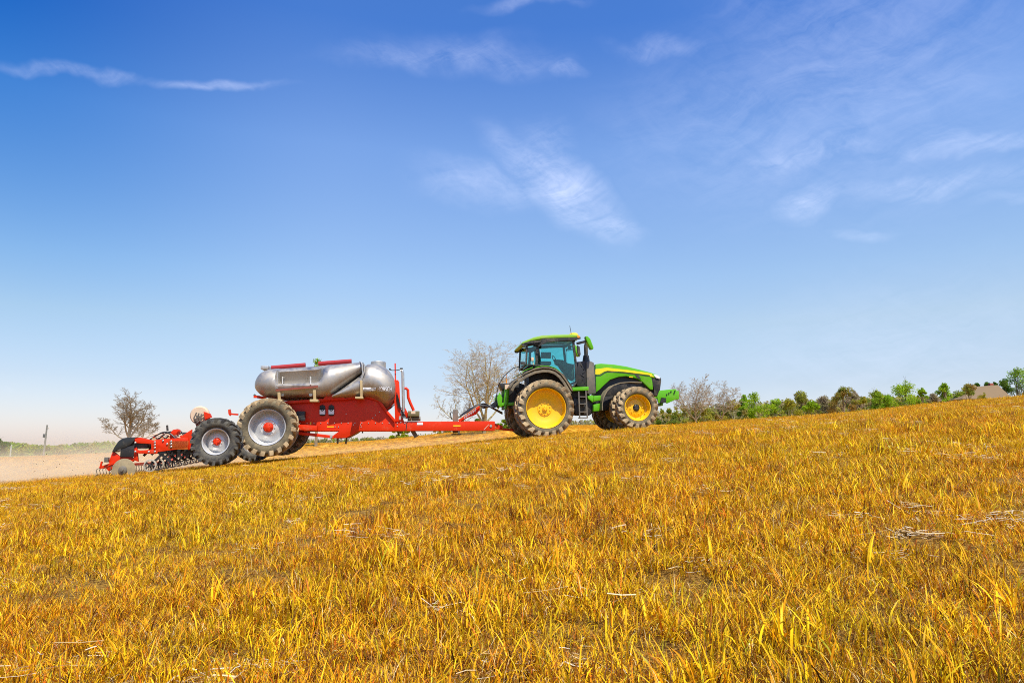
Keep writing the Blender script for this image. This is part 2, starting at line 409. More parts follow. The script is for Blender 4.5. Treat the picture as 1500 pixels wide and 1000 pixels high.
rots = np.stack([rng.normal(0, .06, len(gp)), rng.normal(-0.085, .06, len(gp)), rng.uniform(0, 6.28, len(gp))], -1)
# tilt must follow the slope whatever the spin: keep the spin first
scatter_object('grass', np.column_stack([gp, z]), np.stack([rng.normal(0, .05, len(gp)), rng.normal(0, .05, len(gp)), rots[:, 2]], -1), S3, patch_col, 'knee-low yellow and orange dying grass covering the field')
cand = np.stack([rng.uniform(-30, 30, 150000), rng.uniform(1.2, 34, 150000)], -1)
cand = cand[np.abs(cand[:, 0]) < .8 * cand[:, 1] + 3]
cs = straw_f(cand[:, 0], cand[:, 1]); tp_ = cand[(cand[:, 1] < 14) & (rng.random(len(cand)) < 0.028)]
scatter_object('tall_grass', np.column_stack([tp_, terrain(tp_[:, 0], tp_[:, 1])]), np.stack([rng.normal(0, .05, len(tp_)), rng.normal(0, .05, len(tp_)), rng.uniform(0, 6.28, len(tp_))], -1), np.repeat(rng.uniform(.75, 1.15, (len(tp_), 1)), 3, 1), tall_col, 'broad gold leaves and dead brown stems standing above the nearer grass')
first = (cand[:, 1] < 3.75 + .28 * cand[:, 0] + 1.5)
ps = cand[(cs & (rng.random(len(cand)) < np.where(first, 0.26, 0.05))) | (rng.random(len(cand)) < 0.006)]
z = terrain(ps[:, 0], ps[:, 1])
scatter_object('straw', np.column_stack([ps, z + 0.015]), np.stack([rng.normal(0, .05, len(ps)), rng.normal(0, .05, len(ps)), rng.normal(0.25, .7, len(ps))], -1),
               np.repeat(rng.uniform(0.6, 1.2, (len(ps), 1)), 3, 1), straw_col, 'pale straw and old corn stalks lying between the grass')

# ================================================================== machine building helpers
SPLIT = {'bolt', 'harrow_tine', 'hitch_pin', 'roof_lamp', 'hose_coupler', 'hydraulic_hose', 'seed_hose', 'cable_loom', 'spring', 'trailing_arm', 'battery_box', 'disc_bolt', 'meter_outlet', 'tank_fitting', 'body_rail', 'valve', 'tool_beam', 'linkage_frame', 'sensor', 'harrow_arm', 'harrow_frame', 'rear_frame', 'gearbox', 'wing_bracket', 'seat'}
class MB:
    """collects shapes, links them as ONE mesh object"""
    def __init__(s): s.v = []; s.f = []; s.mi = []; s.cur = 0
    def add(s, vs, fs):
        o = len(s.v); s.v += [tuple(v) for v in vs]
        for f in fs: s.f.append([o + i for i in f]); s.mi.append(s.cur)
        return s
    def box(s, c, d, rot=None):
        c = Vector(c); h = Vector(d) / 2
        vs = [Vector((x * h.x, y * h.y, z * h.z)) for x in (-1, 1) for y in (-1, 1) for z in (-1, 1)]
        if rot is not None: vs = [rot @ v for v in vs]
        return s.add([v + c for v in vs], [(0, 1, 3, 2), (4, 6, 7, 5), (0, 4, 5, 1), (2, 3, 7, 6), (0, 2, 6, 4), (1, 5, 7, 3)])
    def bar(s, a, b, w, h=None, up=(0, 0, 1)):
        """box beam from a to b, w wide and h high"""
        a, b = Vector(a), Vector(b); d = b - a; L = d.length; d.normalize()
        u = Vector(up)
        if abs(d.dot(u)) > 0.98: u = Vector((1, 0, 0))
        sd_ = d.cross(u).normalized(); up_ = sd_.cross(d)
        rot = Matrix((d, sd_, up_)).transposed()
        return s.box((a + b) / 2, (L, w, h or w), rot)
    def prism(s, poly, y0, y1):
        """polygon in the x-z plane, thick from y0 to y1"""
        n = len(poly)
        area = sum(poly[i][0] * poly[(i + 1) % n][1] - poly[(i + 1) % n][0] * poly[i][1] for i in range(n))
        if area < 0: poly = poly[::-1]
        vs = [(x, y0, z) for x, z in poly] + [(x, y1, z) for x, z in poly]
        fs = [tuple(range(n)), tuple(range(2 * n - 1, n - 1, -1))]
        fs += [(i, i + n, (i + 1) % n + n, (i + 1) % n) for i in range(n)]
        return s.add(vs, fs)
    def tube(s, pts, r, n=8, cap=True, r1=None):
        pts = [Vector(p) for p in pts]; m_ = len(pts); vs = []; fs = []
        prev = None
        for i, p in enumerate(pts):
            d = (pts[min(i + 1, m_ - 1)] - pts[max(i - 1, 0)]).normalized()
            if prev is None: u = d.orthogonal().normalized()
            else: u = (prev - d * prev.dot(d)).normalized()
            prev = u; w = d.cross(u)
            rr = r if r1 is None else r + (r1 - r) * i / (m_ - 1)
            vs += [p + (u * math.cos(2 * math.pi * k / n) + w * math.sin(2 * math.pi * k / n)) * rr for k in range(n)]
        for i in range(m_ - 1):
            for k in range(n):
                a = i * n + k; b = i * n + (k + 1) % n
                fs.append((a, b, b + n, a + n))
        if cap: fs += [tuple(range(n - 1, -1, -1)), tuple(range((m_ - 1) * n, m_ * n))]
        return s.add(vs, fs)
    def lathe(s, prof, c=(0, 0, 0), n=48, axis='y', close=False):
        """profile of (radius, along) spun round the axis"""
        c = Vector(c); vs = []; fs = []; m_ = len(prof)
        for k in range(n):
            a = 2 * math.pi * k / n; ca, sa = math.cos(a), math.sin(a)
            for r, y in prof:
                if axis == 'y': vs.append(c + Vector((r * ca, y, r * sa)))
                elif axis == 'z': vs.append(c + Vector((r * ca, r * sa, y)))
                else: vs.append(c + Vector((y, r * ca, r * sa)))
        mm = m_ if close else m_ - 1
        for k in range(n):
            for j in range(mm):
                a = k * m_ + j; b = k * m_ + (j + 1) % m_; k2 = ((k + 1) % n) * m_
                fs.append((a, b, k2 + (j + 1) % m_, k2 + j))
        return s.add(vs, fs)
    def loft(s, secs, cap=True):
        n = len(secs[0]); vs = [p for sc_ in secs for p in sc_]; fs = []
        for i in range(len(secs) - 1):
            for k in range(n):
                a = i * n + k; b = i * n + (k + 1) % n
                fs.append((a, b, b + n, a + n))
        if cap: fs += [tuple(range(n - 1, -1, -1)), tuple(range((len(secs) - 1) * n, len(secs) * n))]
        return s.add(vs, fs)
    def warp(s, fn): s.v = [tuple(fn(Vector(v))) for v in s.v]; return s
    def mirror(s, y=0.0):
        n = len(s.v); s.v += [(a, 2 * y - b, c) for a, b, c in s.v]
        s.f += [[n + i for i in reversed(f)] for f in list(s.f)]; s.mi += list(s.mi); return s
    def mesh(s, name, mats, smooth=40, bevel=0.0):
        me = bpy.data.meshes.new(name); me.from_pydata(s.v, [], s.f)
        for m_ in (mats if isinstance(mats, (list, tuple)) else [mats]): me.materials.append(m_)
        me.polygons.foreach_set('material_index', s.mi)
        bm = bmesh.new(); bm.from_mesh(me)
        bmesh.ops.recalc_face_normals(bm, faces=bm.faces)
        if bevel:
            es = [e for e in bm.edges if len(e.link_faces) == 2 and e.calc_face_angle(0) > R(35)]
            bmesh.ops.bevel(bm, geom=es, offset=bevel, segments=2, profile=0.6, affect='EDGES', clamp_overlap=True)
        bm.to_mesh(me); bm.free()
        if smooth:
            me.polygons.foreach_set('use_smooth', [True] * len(me.polygons))
            me.set_sharp_from_angle(angle=R(smooth))
        me.update(); return me
    def islands(s):
        par = list(range(len(s.v)))
        def find(a):
            while par[a] != a: par[a] = par[par[a]]; a = par[a]
            return a
        for f in s.f:
            r = find(f[0])
            for i in f[1:]: par[find(i)] = r
        out = {}
        for f, mi in zip(s.f, s.mi):
            m2 = out.setdefault(find(f[0]), (MB(), {}))
            idx = []
            for i in f:
                if i not in m2[1]: m2[1][i] = len(m2[0].v); m2[0].v.append(s.v[i])
                idx.append(m2[1][i])
            m2[0].f.append(idx); m2[0].mi.append(mi)
        return [m2[0] for m2 in out.values()]
    def build(s, name, mats, parent=None, smooth=40, bevel=0.0, label=None):
        if name in SPLIT:
            for m2 in s.islands():
                o = bpy.data.objects.new(name, m2.mesh(name, mats, smooth, bevel)); COL.objects.link(o)
                if parent: o.parent = parent
            return o
        o = bpy.data.objects.new(name, s.mesh(name, mats, smooth, bevel)); COL.objects.link(o)
        if parent: o.parent = parent
        if label: o['label'] = label
        return o

PSI = R(8)                                   # the machines drive slightly away from the camera
UX = Vector((math.cos(PSI), math.sin(PSI), 0)); UY = Vector((-math.sin(PSI), math.cos(PSI), 0))
CAMV = Vector((0, 0, CAM_Z))
def hit(px, py, p0, nrm):
    d = pix_dir(px, py); return CAMV + d * ((p0 - CAMV).dot(nrm) / d.dot(nrm))
class Frame:
    def __init__(s, o): s.o = Vector(o)
    def p(s, px, py, w):
        """point on the vertical plane at lateral w (minus = towards the camera) -> (x, z)"""
        q = hit(px, py, s.o + UY * w, UY) - s.o
        return (q.dot(UX), q.z)
    def p3(s, px, py, w): x, z = s.p(px, py, w); return Vector((x, w, z))
    def poly(s, pts, w): return [s.p(x, y, w) for x, y in pts]
    def scale(s, px, py, w, npx):
        a = s.p(px, py, w); b = s.p(px, py - npx, w); return abs(b[1] - a[1])

GREEN = mat('green_paint', (0.11, 0.42, 0.005), 0.38, coat=0.08, spec=0.35, dirt=(0.30, 0.26, 0.10), dirt_amt=0.22, dscale=2.0, var=0.14)
LGREEN = mat('roof_green', (0.24, 0.46, 0.02), 0.45, coat=0.15, dirt=(0.36, 0.30, 0.14), dirt_amt=0.3, dscale=2.5)
YELLOW = mat('yellow_paint', (0.88, 0.50, 0.0), 0.42, coat=0.1, dirt=(0.50, 0.28, 0.04), dirt_amt=0.25, dscale=3, var=0.07)
RED = mat('red_paint', (0.68, 0.030, 0.002), 0.45, coat=0.0, spec=0.25, dirt=(0.42, 0.24, 0.12), dirt_amt=0.14, dscale=2.2, var=0.12)
RUBBER = mat('dusty_rubber', (0.03, 0.027, 0.022), 0.85, dirt=(0.25, 0.195, 0.10), dirt_amt=0.75, dscale=3.5, bump=0.25, bscale=30)
RUBBER2 = mat('grey_rubber', (0.035, 0.034, 0.032), 0.8, dirt=(0.22, 0.19, 0.12), dirt_amt=0.45, dscale=3.5, bump=0.25, bscale=30)
LUG = mat('lug_rubber', (0.06, 0.05, 0.04), 0.85, dirt=(0.56, 0.40, 0.20), dirt_amt=0.85, dscale=6, bump=0.25, bscale=40)
PLASTIC = mat('dusty_black_plastic', (0.022, 0.022, 0.020), 0.5, dirt=(0.25, 0.19, 0.11), dirt_amt=0.35, dscale=3)
FENDERM = mat('dusty_fender_plastic', (0.05, 0.045, 0.035), 0.6, dirt=(0.34, 0.26, 0.14), dirt_amt=0.75, dscale=2)
DARK = mat('dark_steel', (0.018, 0.017, 0.016), 0.55, dirt=(0.16, 0.12, 0.07), dirt_amt=0.25, dscale=4)
GREYM = mat('grey_brown_housing', (0.13, 0.115, 0.09), 0.5, dirt=(0.30, 0.23, 0.13), dirt_amt=0.4, dscale=2)
SILVER = mat('silver_rim_paint', (0.62, 0.61, 0.58), 0.35, metal=0.35, dirt=(0.40, 0.33, 0.22), dirt_amt=0.25, dscale=4)
STEEL = mat('stainless_steel', (0.44, 0.41, 0.365), 0.36, metal=0.92, dirt=(0.38, 0.32, 0.23), dirt_amt=0.5, dscale=1.1, bump=0.05, bscale=9, var=0.08)
ZINC = mat('zinc_steel', (0.55, 0.53, 0.48), 0.4, metal=0.8, dirt=(0.38, 0.30, 0.18), dirt_amt=0.4, dscale=8)
DUSTED = mat('soil_polished_disc', (0.27, 0.22, 0.12), 0.5, metal=0.3, dirt=(0.42, 0.32, 0.17), dirt_amt=0.7, dscale=5)
HOSE = mat('hose_rubber', (0.015, 0.015, 0.015), 0.45)
WHITE = mat('white_paint', (0.82, 0.82, 0.80), 0.4)
CREAM = mat('dusty_white_plastic', (0.70, 0.52, 0.34), 0.5, dirt=(0.45, 0.30, 0.16), dirt_amt=0.3, dscale=6)
TAN = mat('tan_strap', (0.52, 0.38, 0.18), 0.6)
ORANGE = mat('orange_reflector', (0.85, 0.30, 0.02), 0.35)
SEATM = mat('seat_fabric', (0.10, 0.11, 0.09), 0.8)
SIGNM = mat('dim_display', (0.10, 0.03, 0.025), 0.3)
AMBER = mat('yellow_lens', (0.85, 0.62, 0.01), 0.2, coat=0.5)
LENS = mat('lamp_lens', (0.80, 0.80, 0.78), 0.12, coat=1.0)
def glass(name, tint, refl=0.10):
    m_ = bpy.data.materials.new(name); m_.use_nodes = True; t = NT(m_.node_tree); t.n.clear()
    a = t.new('ShaderNodeBsdfTransparent'); a.inputs[0].default_value = (*tint, 1)
    g = t.new('ShaderNodeBsdfGlossy'); g.inputs['Roughness'].default_value = 0.03; g.inputs[0].default_value = (0.9, 1, 1, 1)
    fr = t.new('ShaderNodeFresnel'); fr.inputs[0].default_value = 1.5
    x = t.new('ShaderNodeMixShader'); t.l.new(t.math('ADD', fr.outputs[0], refl - 0.04), x.inputs[0]); t.l.new(a.outputs[0], x.inputs[1]); t.l.new(g.outputs[0], x.inputs[2])
    o = t.new('ShaderNodeOutputMaterial'); t.l.new(x.outputs[0], o.inputs[0]); return m_
GLASS = glass('tinted_cab_glass', (0.55, 0.89, 0.88), 0.05)

# ------------------------------------------------------------------ wheels
def tyre_mesh(name, Ro, Rr, W, nl, lug_h, lugw, mats, lug_in=0.0):
    """outer radius, rim radius, width, lugs per side; local y across, outer face at -W/2"""
    m_ = MB(); h = W / 2; Rc = Ro - lug_h
    prof = [(Rr, -h * .62), (Rr + .02, -h * .74), (Rr + (Rc - Rr) * .18, -h * .90), (Rr + (Rc - Rr) * .45, -h), (Rr + (Rc - Rr) * .72, -h * .98), (Rc - .045, -h * .93),
            (Rc - .008, -h * .80), (Rc, -h * .4), (Rc, 0)]
    prof = prof + [(r, -y) for r, y in prof[-2::-1]]
    m_.lathe(prof, n=72)
    m_.cur = 1
    da = 2 * math.pi / nl; lw = lugw / Ro
    for side in (-1, 1):
        for i in range(nl):
            a0 = i * da + (da / 2 if side > 0 else 0)
            secs = []
            for (yy, off, rin, rout) in ((0.05, 0.0, Rc - .02, Ro - .006), (0.45, .30, Rc - .02, Ro), (0.86, .62, Rc - .03, Ro - .012), (1.04, .74, Rc - .05, Ro - lug_h * .30), (1.05, .78, Rc - .13, Rc - .05)):
                a = a0 + off * da * 1.15; y = side * h * yy
                ww = lw * (1.0 + .35 * yy)
                secs.append([(r * math.cos(a + s_), y if r == rout or yy < 1 else y * .93, r * math.sin(a + s_)) for r, s_ in ((rin, -ww * .6), (rout, -ww * .42), (rout, ww * .42), (rin, ww * .6))])
            m_.loft(secs)
    return m_.mesh(name, mats, smooth=38)
def rim_mesh(name, Rr, W, style, mats):
    m_ = MB(); h = W / 2
    if style == 'dish':              # wide shallow dish with a bolted hub plate (tractor rear)
        prof = [(Rr, -h * .64), (Rr - .012, -h * .78), (Rr - .03, -h * .76), (Rr - .045, -h * .3), (Rr - .06, h * .1), (Rr * .88, h * .30), (Rr * .62, h * .42), (Rr * .55, h * .52), (Rr * .36, h * .52), (Rr * .34, h * .40), (Rr * .2, h * .38), (0.001, h * .38)]
    elif style == 'deep':            # deep stepped rim with an open centre (tractor front)
        prof = [(Rr, -h * .66), (Rr - .012, -h * .74), (Rr - .035, -h * .72), (Rr - .05, -h * .35), (Rr - .085, -h * .1), (Rr - .095, h * .25), (Rr * .70, h * .30), (Rr * .66, h * .22), (Rr * .34, h * .12), (Rr * .26, h * .10), (Rr * .25, h * .55), (0.001, h * .55)]
    else:                            # silver wheel with deep well and raised hub plate
        prof = [(Rr, -h * .66), (Rr - .014, -h * .75), (Rr - .045, -h * .72), (Rr - .055, -h * .35), (Rr - .08, -h * .05), (Rr * .82, h * .22), (Rr * .74, h * .16), (Rr * .54, -h * .14), (Rr * .42, -h * .22), (Rr * .40, -h * .16), (0.001, -h * .14)]
    back = [(Rr * .9, h * .3), (Rr - .06, h * .45), (Rr - .04, h * .68), (Rr, h * .66), (Rr - .003, 0)]
    m_.lathe(prof, n=64); m_.lathe(back, n=64)
    nb_, rb = (10, Rr * .27) if style == 'dish' else ((10, Rr * .46) if style == 'deep' else (8, Rr * .34))
    yb = {'dish': h * .40, 'deep': h * .14, 'silver': -h * .16}[style]
    for i in range(nb_):
        a = 2 * math.pi * i / nb_; m_.lathe([(0.024, yb + .02), (0.024, yb - .025), (0.001, yb - .03)], c=(rb * math.cos(a), 0, rb * math.sin(a)), n=6)
    if style == 'deep':
        for i in range(12):
            a = 2 * math.pi * i / 12; m_.box(((Rr - .11) * math.cos(a), h * .1, (Rr - .11) * math.sin(a)), (.07, .03, .07), Matrix.Rotation(-a, 3, 'Y'))
    return m_.mesh(name, mats, smooth=35)
def hub_mesh(name, r, y, mats):
    m_ = MB(); m_.lathe([(r * 1.15, y + .06), (r * 1.15, y), (r, y - .02), (r * .95, y - .10), (r * .6, y - .13), (0.001, y - .13)], n=20)
    for i in range(6):
        a = i * math.pi / 3; m_.box((r * .78 * math.cos(a), y - .115, r * .78 * math.sin(a)), (.03, .04, .03))
    return m_.mesh(name, mats, smooth=35)
def wheel(parent, c, meshes, spin=0.0, flip=False, label=None):
    """wheel (tyre) > rim, hub"""
    names = ('tyre', 'rim', 'hub')
    w = empty('wheel', c); w.parent = parent; w.rotation_euler = (0, spin, math.pi if flip else 0)
    if label: w['label'] = label
    for nme, me in zip(names, meshes):
        o = bpy.data.objects.new(nme, me); COL.objects.link(o); o.parent = w
    return w

# ================================================================== tractor
rear_face = -2.01
q = Vector((0.0506 * 25.2, 25.2, 0))
Oxy = q - UY * rear_face
TO = Vector((Oxy.x, Oxy.y, tz(Oxy.x, Oxy.y)))
TF = Frame(TO)
tractor = tag(empty('tractor', TO, PSI), 'green tractor with yellow dual wheels pulling the red seed cart uphill', 'tractor')
def Z1(x, y): return (720 + x / 5.357, 470 + y / 5.355)         # readings taken in a 5.36x enlargement of the tractor
def TP(pts, w): return [TF.p(*Z1(x, y), w) for x, y in pts]
def T3(x, y, w): return TF.p3(*Z1(x, y), w)
# wheels
rc = TF.p3(800.6, 597.3, rear_face); RR = TF.scale(800.6, 597.3, rear_face, 42.3)
fc = TF.p3(935.0, 596.5, -1.98); FR = TF.scale(935, 596.5, -1.98, 31.2)
print('tractor rear R', RR, 'front R', FR, 'rear z', rc.z, 'front z', fc.z, 'wheelbase', fc.x - rc.x)
tyR = tyre_mesh('rear_tyre', RR, RR * .705, 0.50, 21, 0.095, 0.105, [RUBBER, LUG]); rmR = rim_mesh('rear_rim', RR * .71, 0.50, 'dish', YELLOW); hbR = hub_mesh('rear_hub', 0.09, .15, YELLOW)
tyF = tyre_mesh('front_tyre', FR, FR * .63, 0.44, 18, 0.085, 0.10, [RUBBER, LUG]); rmF = rim_mesh('front_rim', FR * .64, 0.44, 'deep', YELLOW); hbF = hub_mesh('front_hub', 0.12, .10, DARK)
for (y, lab) in ((-1.76, 'outer rear wheel with wide yellow dish'), (-0.95, None), (0.95, None), (1.76, None)):
    wheel(tractor, (rc.x, y, rc.z), (tyR, rmR, hbR), spin=random.uniform(0, 1), flip=y > 0, label=lab)
for (y, lab) in ((-1.76, 'outer front wheel with deep open rim'), (-0.95, None), (0.95, None), (1.76, None)):
    wheel(tractor, (fc.x, y, fc.z), (tyF, rmF, hbF), spin=random.uniform(0, 1), flip=y > 0, label=lab)
m_ = MB(); m_.tube([(rc.x, -1.62, rc.z), (rc.x, 1.62, rc.z)], .11, 16); m_.box((rc.x, 0, rc.z), (.7, .9, .8)); m_.build('rear_axle', DARK, tractor, bevel=.02)
m_ = MB(); m_.tube([(fc.x, -1.60, fc.z), (fc.x, 1.60, fc.z)], .09, 14); m_.box((fc.x, 0, fc.z + .05), (.45, 1.3, .35)); m_.build('front_axle', GREEN, tractor, bevel=.02)
# chassis: transmission, engine, frame rails
a = T3(150, 600, -.3); b_ = T3(1290, 600, -.3)
m_ = MB(); m_.prism(TP([(180, 520), (640, 520), (820, 600), (1270, 560), (1290, 660), (900, 700), (640, 740), (300, 720)], -.38), -.38, .38)
m_.prism(TP([(820, 400), (1240, 440), (1240, 560), (820, 620)], -.33), -.33, .33)
m_.build('chassis', DARK, tractor, bevel=.02)
# hood: lower side panels and the rounded top, narrowing to the front
hx0 = TF.p(*Z1(815, 400), -.5)[0]; hx1 = TF.p(*Z1(1325, 440), -.4)[0]
def taper(v):
    k = min(max((v.x - hx0) / (hx1 - hx0), 0), 1); return Vector((v.x, v.y * (1 - .20 * k * k), v.z))
hood_poly = [(815, 338), (860, 333), (960, 340), (1060, 355), (1160, 378), (1250, 400), (1312, 420), (1322, 445), (1262, 445), (1270, 480), (1275, 540), (1250, 535), (1190, 478), (1150, 452), (1060, 432), (1000, 438), (930, 462), (880, 508), (848, 540), (820, 560)]
m_ = MB(); W0 = .52
pl = TP(hood_poly, -W0)
m_.prism(pl, -W0, W0); m_.warp(taper)
m_.build('hood', GREEN, tractor, bevel=.045, smooth=45)
for s_ in (-1, 1):
    m_ = MB(); st = [(815, 378), (905, 366), (1060, 382), (1180, 398), (1268, 412), (1258, 424), (1160, 412), (1040, 398), (910, 390), (885, 396), (850, 417), (815, 418)]
    m_.prism(TP(st, -W0 - .006), s_ * W0, s_ * (W0 + .010)); m_.warp(taper); m_.build('hood_stripe', mat('stripe_yellow', (0.92, 0.66, 0.0), .4, coat=.1, var=.05), tractor)
    m_ = MB(); m_.prism(TP([(815, 424), (852, 423), (890, 400), (910, 395), (1040, 403), (1160, 417), (1258, 430), (1256, 436), (1158, 422), (1040, 408), (912, 401), (892, 407), (856, 430), (815, 431)], -W0 - .006), s_ * W0, s_ * (W0 + .008)); m_.warp(taper); m_.build('hood_seam', PLASTIC, tractor)
    m_ = MB(); m_.prism(TP([(1128, 420), (1158, 424), (1176, 456), (1150, 450)], -W0 - .006), s_ * W0, s_ * (W0 + .012)); m_.warp(taper); m_.build('hood_vent', PLASTIC, tractor)
    m_ = MB(); m_.prism(TP([(1083, 434), (1112, 436), (1110, 443), (1080, 441)], -W0 - .006), s_ * W0, s_ * (W0 + .011)); m_.warp(taper); m_.build('badge', YELLOW, tractor)
m_ = MB(); m_.prism(TP([(1240, 440), (1330, 446), (1332, 470), (1320, 560), (1308, 590), (1278, 585), (1274, 530), (1262, 480)], -.40), -.40, .40)
for k in range(7):
    z0 = 458 + k * 16; m_.bar(T3(1338, z0, -.36), T3(1338, z0, .36) * 1, .02, .02)
m_.build('grille', PLASTIC, tractor, bevel=.02)
for s_ in (-1, 1):
    m_ = MB(); m_.prism(TP([(1268, 416), (1300, 424), (1322, 442), (1318, 455), (1290, 446)], -.44), s_ * .36, s_ * .445); m_.build('headlight', LENS, tractor, bevel=.012)
    m_ = MB(); m_.prism(TP([(1240, 422), (1266, 426), (1276, 440), (1244, 436)], -.46), s_ * .40, s_ * .462); m_.build('marker_lamp', AMBER, tractor, bevel=.008)
# front hitch block
m_ = MB(); m_.prism(TP([(1300, 590), (1318, 545), (1380, 538), (1452, 533), (1456, 610), (1380, 646), (1368, 640), (1368, 605), (1330, 600), (1322, 645), (1308, 640)], -.42), -.42, -.34)
m_.mirror(); m_.box(T3(1420, 585, 0), (.30, .66, .34)); m_.box(T3(1320, 655, 0), (.10, .5, .12)); m_.build('front_hitch', GREEN, tractor, bevel=.015)
m_ = MB()
for x, y in ((1362, 572), (1378, 560), (1402, 572), (1408, 556), (1345, 582)): m_.lathe([(.028, -.45), (.028, -.41), ], c=T3(x, y, 0) , n=10); m_.lathe([(0.001, -.45), (.028, -.45)], c=T3(x, y, 0), n=10)
m_.prism(TP([(1335, 603), (1370, 603), (1370, 640), (1325, 640)], -.43), -.43, -.30)
m_.build('hitch_pin', DARK, tractor)
# front mudguards over the inner front wheels
arc = [(868, 700), (866, 650), (876, 600), (905, 545), (950, 505), (1010, 482), (1090, 474), (1180, 478)]
def arch(poly, w, th, y0, y1):
    pts = TP(poly, w); out = []
    for i, p in enumerate(pts):
        a_ = pts[max(i - 1, 0)]; c_ = pts[min(i + 1, len(pts) - 1)]
        n_ = Vector((-(c_[1] - a_[1]), c_[0] - a_[0])).normalized(); out.append((p[0] - n_.x * th, p[1] - n_.y * th))
    m_ = MB(); n = len(pts)
    m_.loft([[(x, y0, z) for x, z in (pts[i], out[i])] + [(x, y1, z) for x, z in (out[i], pts[i])] for i in range(n)])
    return m_
arch(arc, -1.22, .035, -1.22, -.66).build('front_mudguard', FENDERM, tractor)
arch(arc, -1.22, .035, .66, 1.22).build('front_mudguard', FENDERM, tractor)
# rear fenders with green upper face and a dark lip
farc = [(140, 520), (165, 480), (205, 445), (262, 405), (330, 374), (400, 360), (455, 362), (505, 378), (550, 410), (590, 462), (625, 520), (640, 545)]
for s_ in (1, -1):
    y0, y1 = (-1.34, -.55) if s_ == 1 else (.55, 1.34)
    arch(farc, -1.34, .05, y0, y1).build('rear_fender', FENDERM, tractor, bevel=.01)
    lip = [(150, 540), (172, 500), (215, 462), (268, 424), (335, 394), (402, 382), (455, 384), (498, 398), (540, 430), (578, 480), (610, 535), (630, 565)]
    arch(lip, -1.36, .10, *((-1.37, -1.30) if s_ == 1 else (1.30, 1.37))).build('fender_lip', FENDERM, tractor, bevel=.01)
    arch([(232, 402), (262, 386), (322, 362)], -1.20, .02, *((-1.25, -.60) if s_ == 1 else (.60, 1.25))).build('fender_cap', GREEN, tractor)
    arch([(340, 366), (400, 350), (455, 353), (500, 368), (540, 398)], -1.20, .02, *((-1.25, -.60) if s_ == 1 else (.60, 1.25))).build('fender_cap', GREEN, tractor)
# cab: frame of pillars, glass, roof
cw = .88
m_ = MB()
def pil(pts, y, r=.045):
    for a_, c_ in zip(pts[:-1], pts[1:]): m_.bar(T3(*a_, y), T3(*c_, y), .07, .07)
for s_ in (-1, 1):
    y = -cw * 1.0
    def S(v): return Vector((v.x, v.y * -s_ if s_ > 0 else v.y, v.z))
    for path, wd in (([(278, 190), (272, 345)], .07), ([(362, 185), (352, 345)], .10), ([(640, 150), (660, 330), (668, 480)], .09), ([(668, 480), (635, 520)], .06), ([(272, 345), (375, 348), (480, 368), (560, 420), (632, 520)], .06), ([(278, 190), (400, 158), (655, 150)], .09)):
        for a_, c_ in zip(path[:-1], path[1:]):
            A, B = T3(*a_, -cw), T3(*c_, -cw)
            if s_ > 0: A.y, B.y = cw, cw
            m_.bar(A, B, .07, wd)
# front and rear cross members
for zz in ((650, 155), (662, 480)):
    A = T3(*zz, -cw); B = A.copy(); B.y = cw; m_.bar(A, B, .08, .08)
A = T3(272, 345, -cw); B = A.copy(); B.y = cw; m_.bar(A, B, .08, .08)
m_.build('cab_frame', PLASTIC, tractor, bevel=.012)
door = TP([(392, 182), (420, 165), (640, 160), (655, 330), (664, 478), (634, 515), (565, 420), (482, 362), (385, 344)], -cw)
for y in (-cw - .012, cw + .002):
    m_ = MB(); m_.prism(door, y, y + .01); m_.build('door_glass', GLASS, tractor, smooth=0)
    m_ = MB(); m_.prism(TP([(288, 196), (352, 188), (346, 338), (282, 338)], -cw), y, y + .01); m_.build('quarter_glass', GLASS, tractor, smooth=0)
m_ = MB(); A, B = T3(650, 160, -cw), T3(672, 478, -cw)
m_.add([(A.x, -cw, A.z), (A.x, cw, A.z), (B.x, cw, B.z), (B.x, -cw, B.z)], [(0, 1, 2, 3)]); m_.build('windscreen', GLASS, tractor, smooth=0)
m_ = MB(); A, B = T3(280, 195, -cw), T3(270, 345, -cw)
m_.add([(A.x, -cw, A.z), (A.x, cw, A.z), (B.x, cw, B.z), (B.x, -cw, B.z)], [(0, 1, 2, 3)]); m_.build('rear_window', GLASS, tractor, smooth=0)
m_ = MB(); m_.prism(TP([(285, 350), (385, 350), (480, 375), (560, 430), (632, 530), (665, 495), (740, 520), (760, 520), (760, 600), (300, 600)], -.55), -.55, .55)
m_.build('cab_floor', DARK, tractor, bevel=.02)
# roof
m_ = MB(); roof = [(232, 184), (246, 162), (330, 128), (400, 112), (500, 108), (630, 105), (690, 112), (698, 124), (640, 130), (420, 136), (392, 140), (300, 158), (262, 190)]
m_.prism(TP(roof, -.98), -.98, .98)
m_.build('roof', LGREEN, tractor, bevel=.035, smooth=50)
for y0, y1 in ((-1.005, -.97), (.97, 1.005)):
    m_ = MB(); m_.prism(TP([(236, 178), (300, 158), (392, 150), (396, 158), (372, 196), (362, 190), (390, 168), (300, 176), (262, 200), (240, 195)], -1.0), y0, y1)
    m_.prism(TP([(394, 140), (440, 136), (640, 130), (698, 124), (700, 140), (660, 150), (592, 150), (440, 166), (372, 200), (364, 196)], -1.0), y0, y1); m_.build('roof_trim', PLASTIC, tractor)
m_ = MB()
for y in (-.8, -.3, .3, .8):
    c_ = T3(262, 178, -.9); m_.box((c_.x, y, c_.z), (.10, .16, .09))
    c_ = T3(692, 128, -.9); m_.box((c_.x, y, c_.z), (.08, .18, .08))
m_.build('roof_lamp', LENS, tractor, bevel=.015)
c_ = T3(665, 100, -.45)
m_ = MB(); m_.lathe([(.20, -.05), (.20, .03), (.15, .085), (.05, .11), (0.001, .11)], c=(c_.x, 0, c_.z), n=20, axis='z'); m_.build('guidance_receiver', AMBER, tractor)
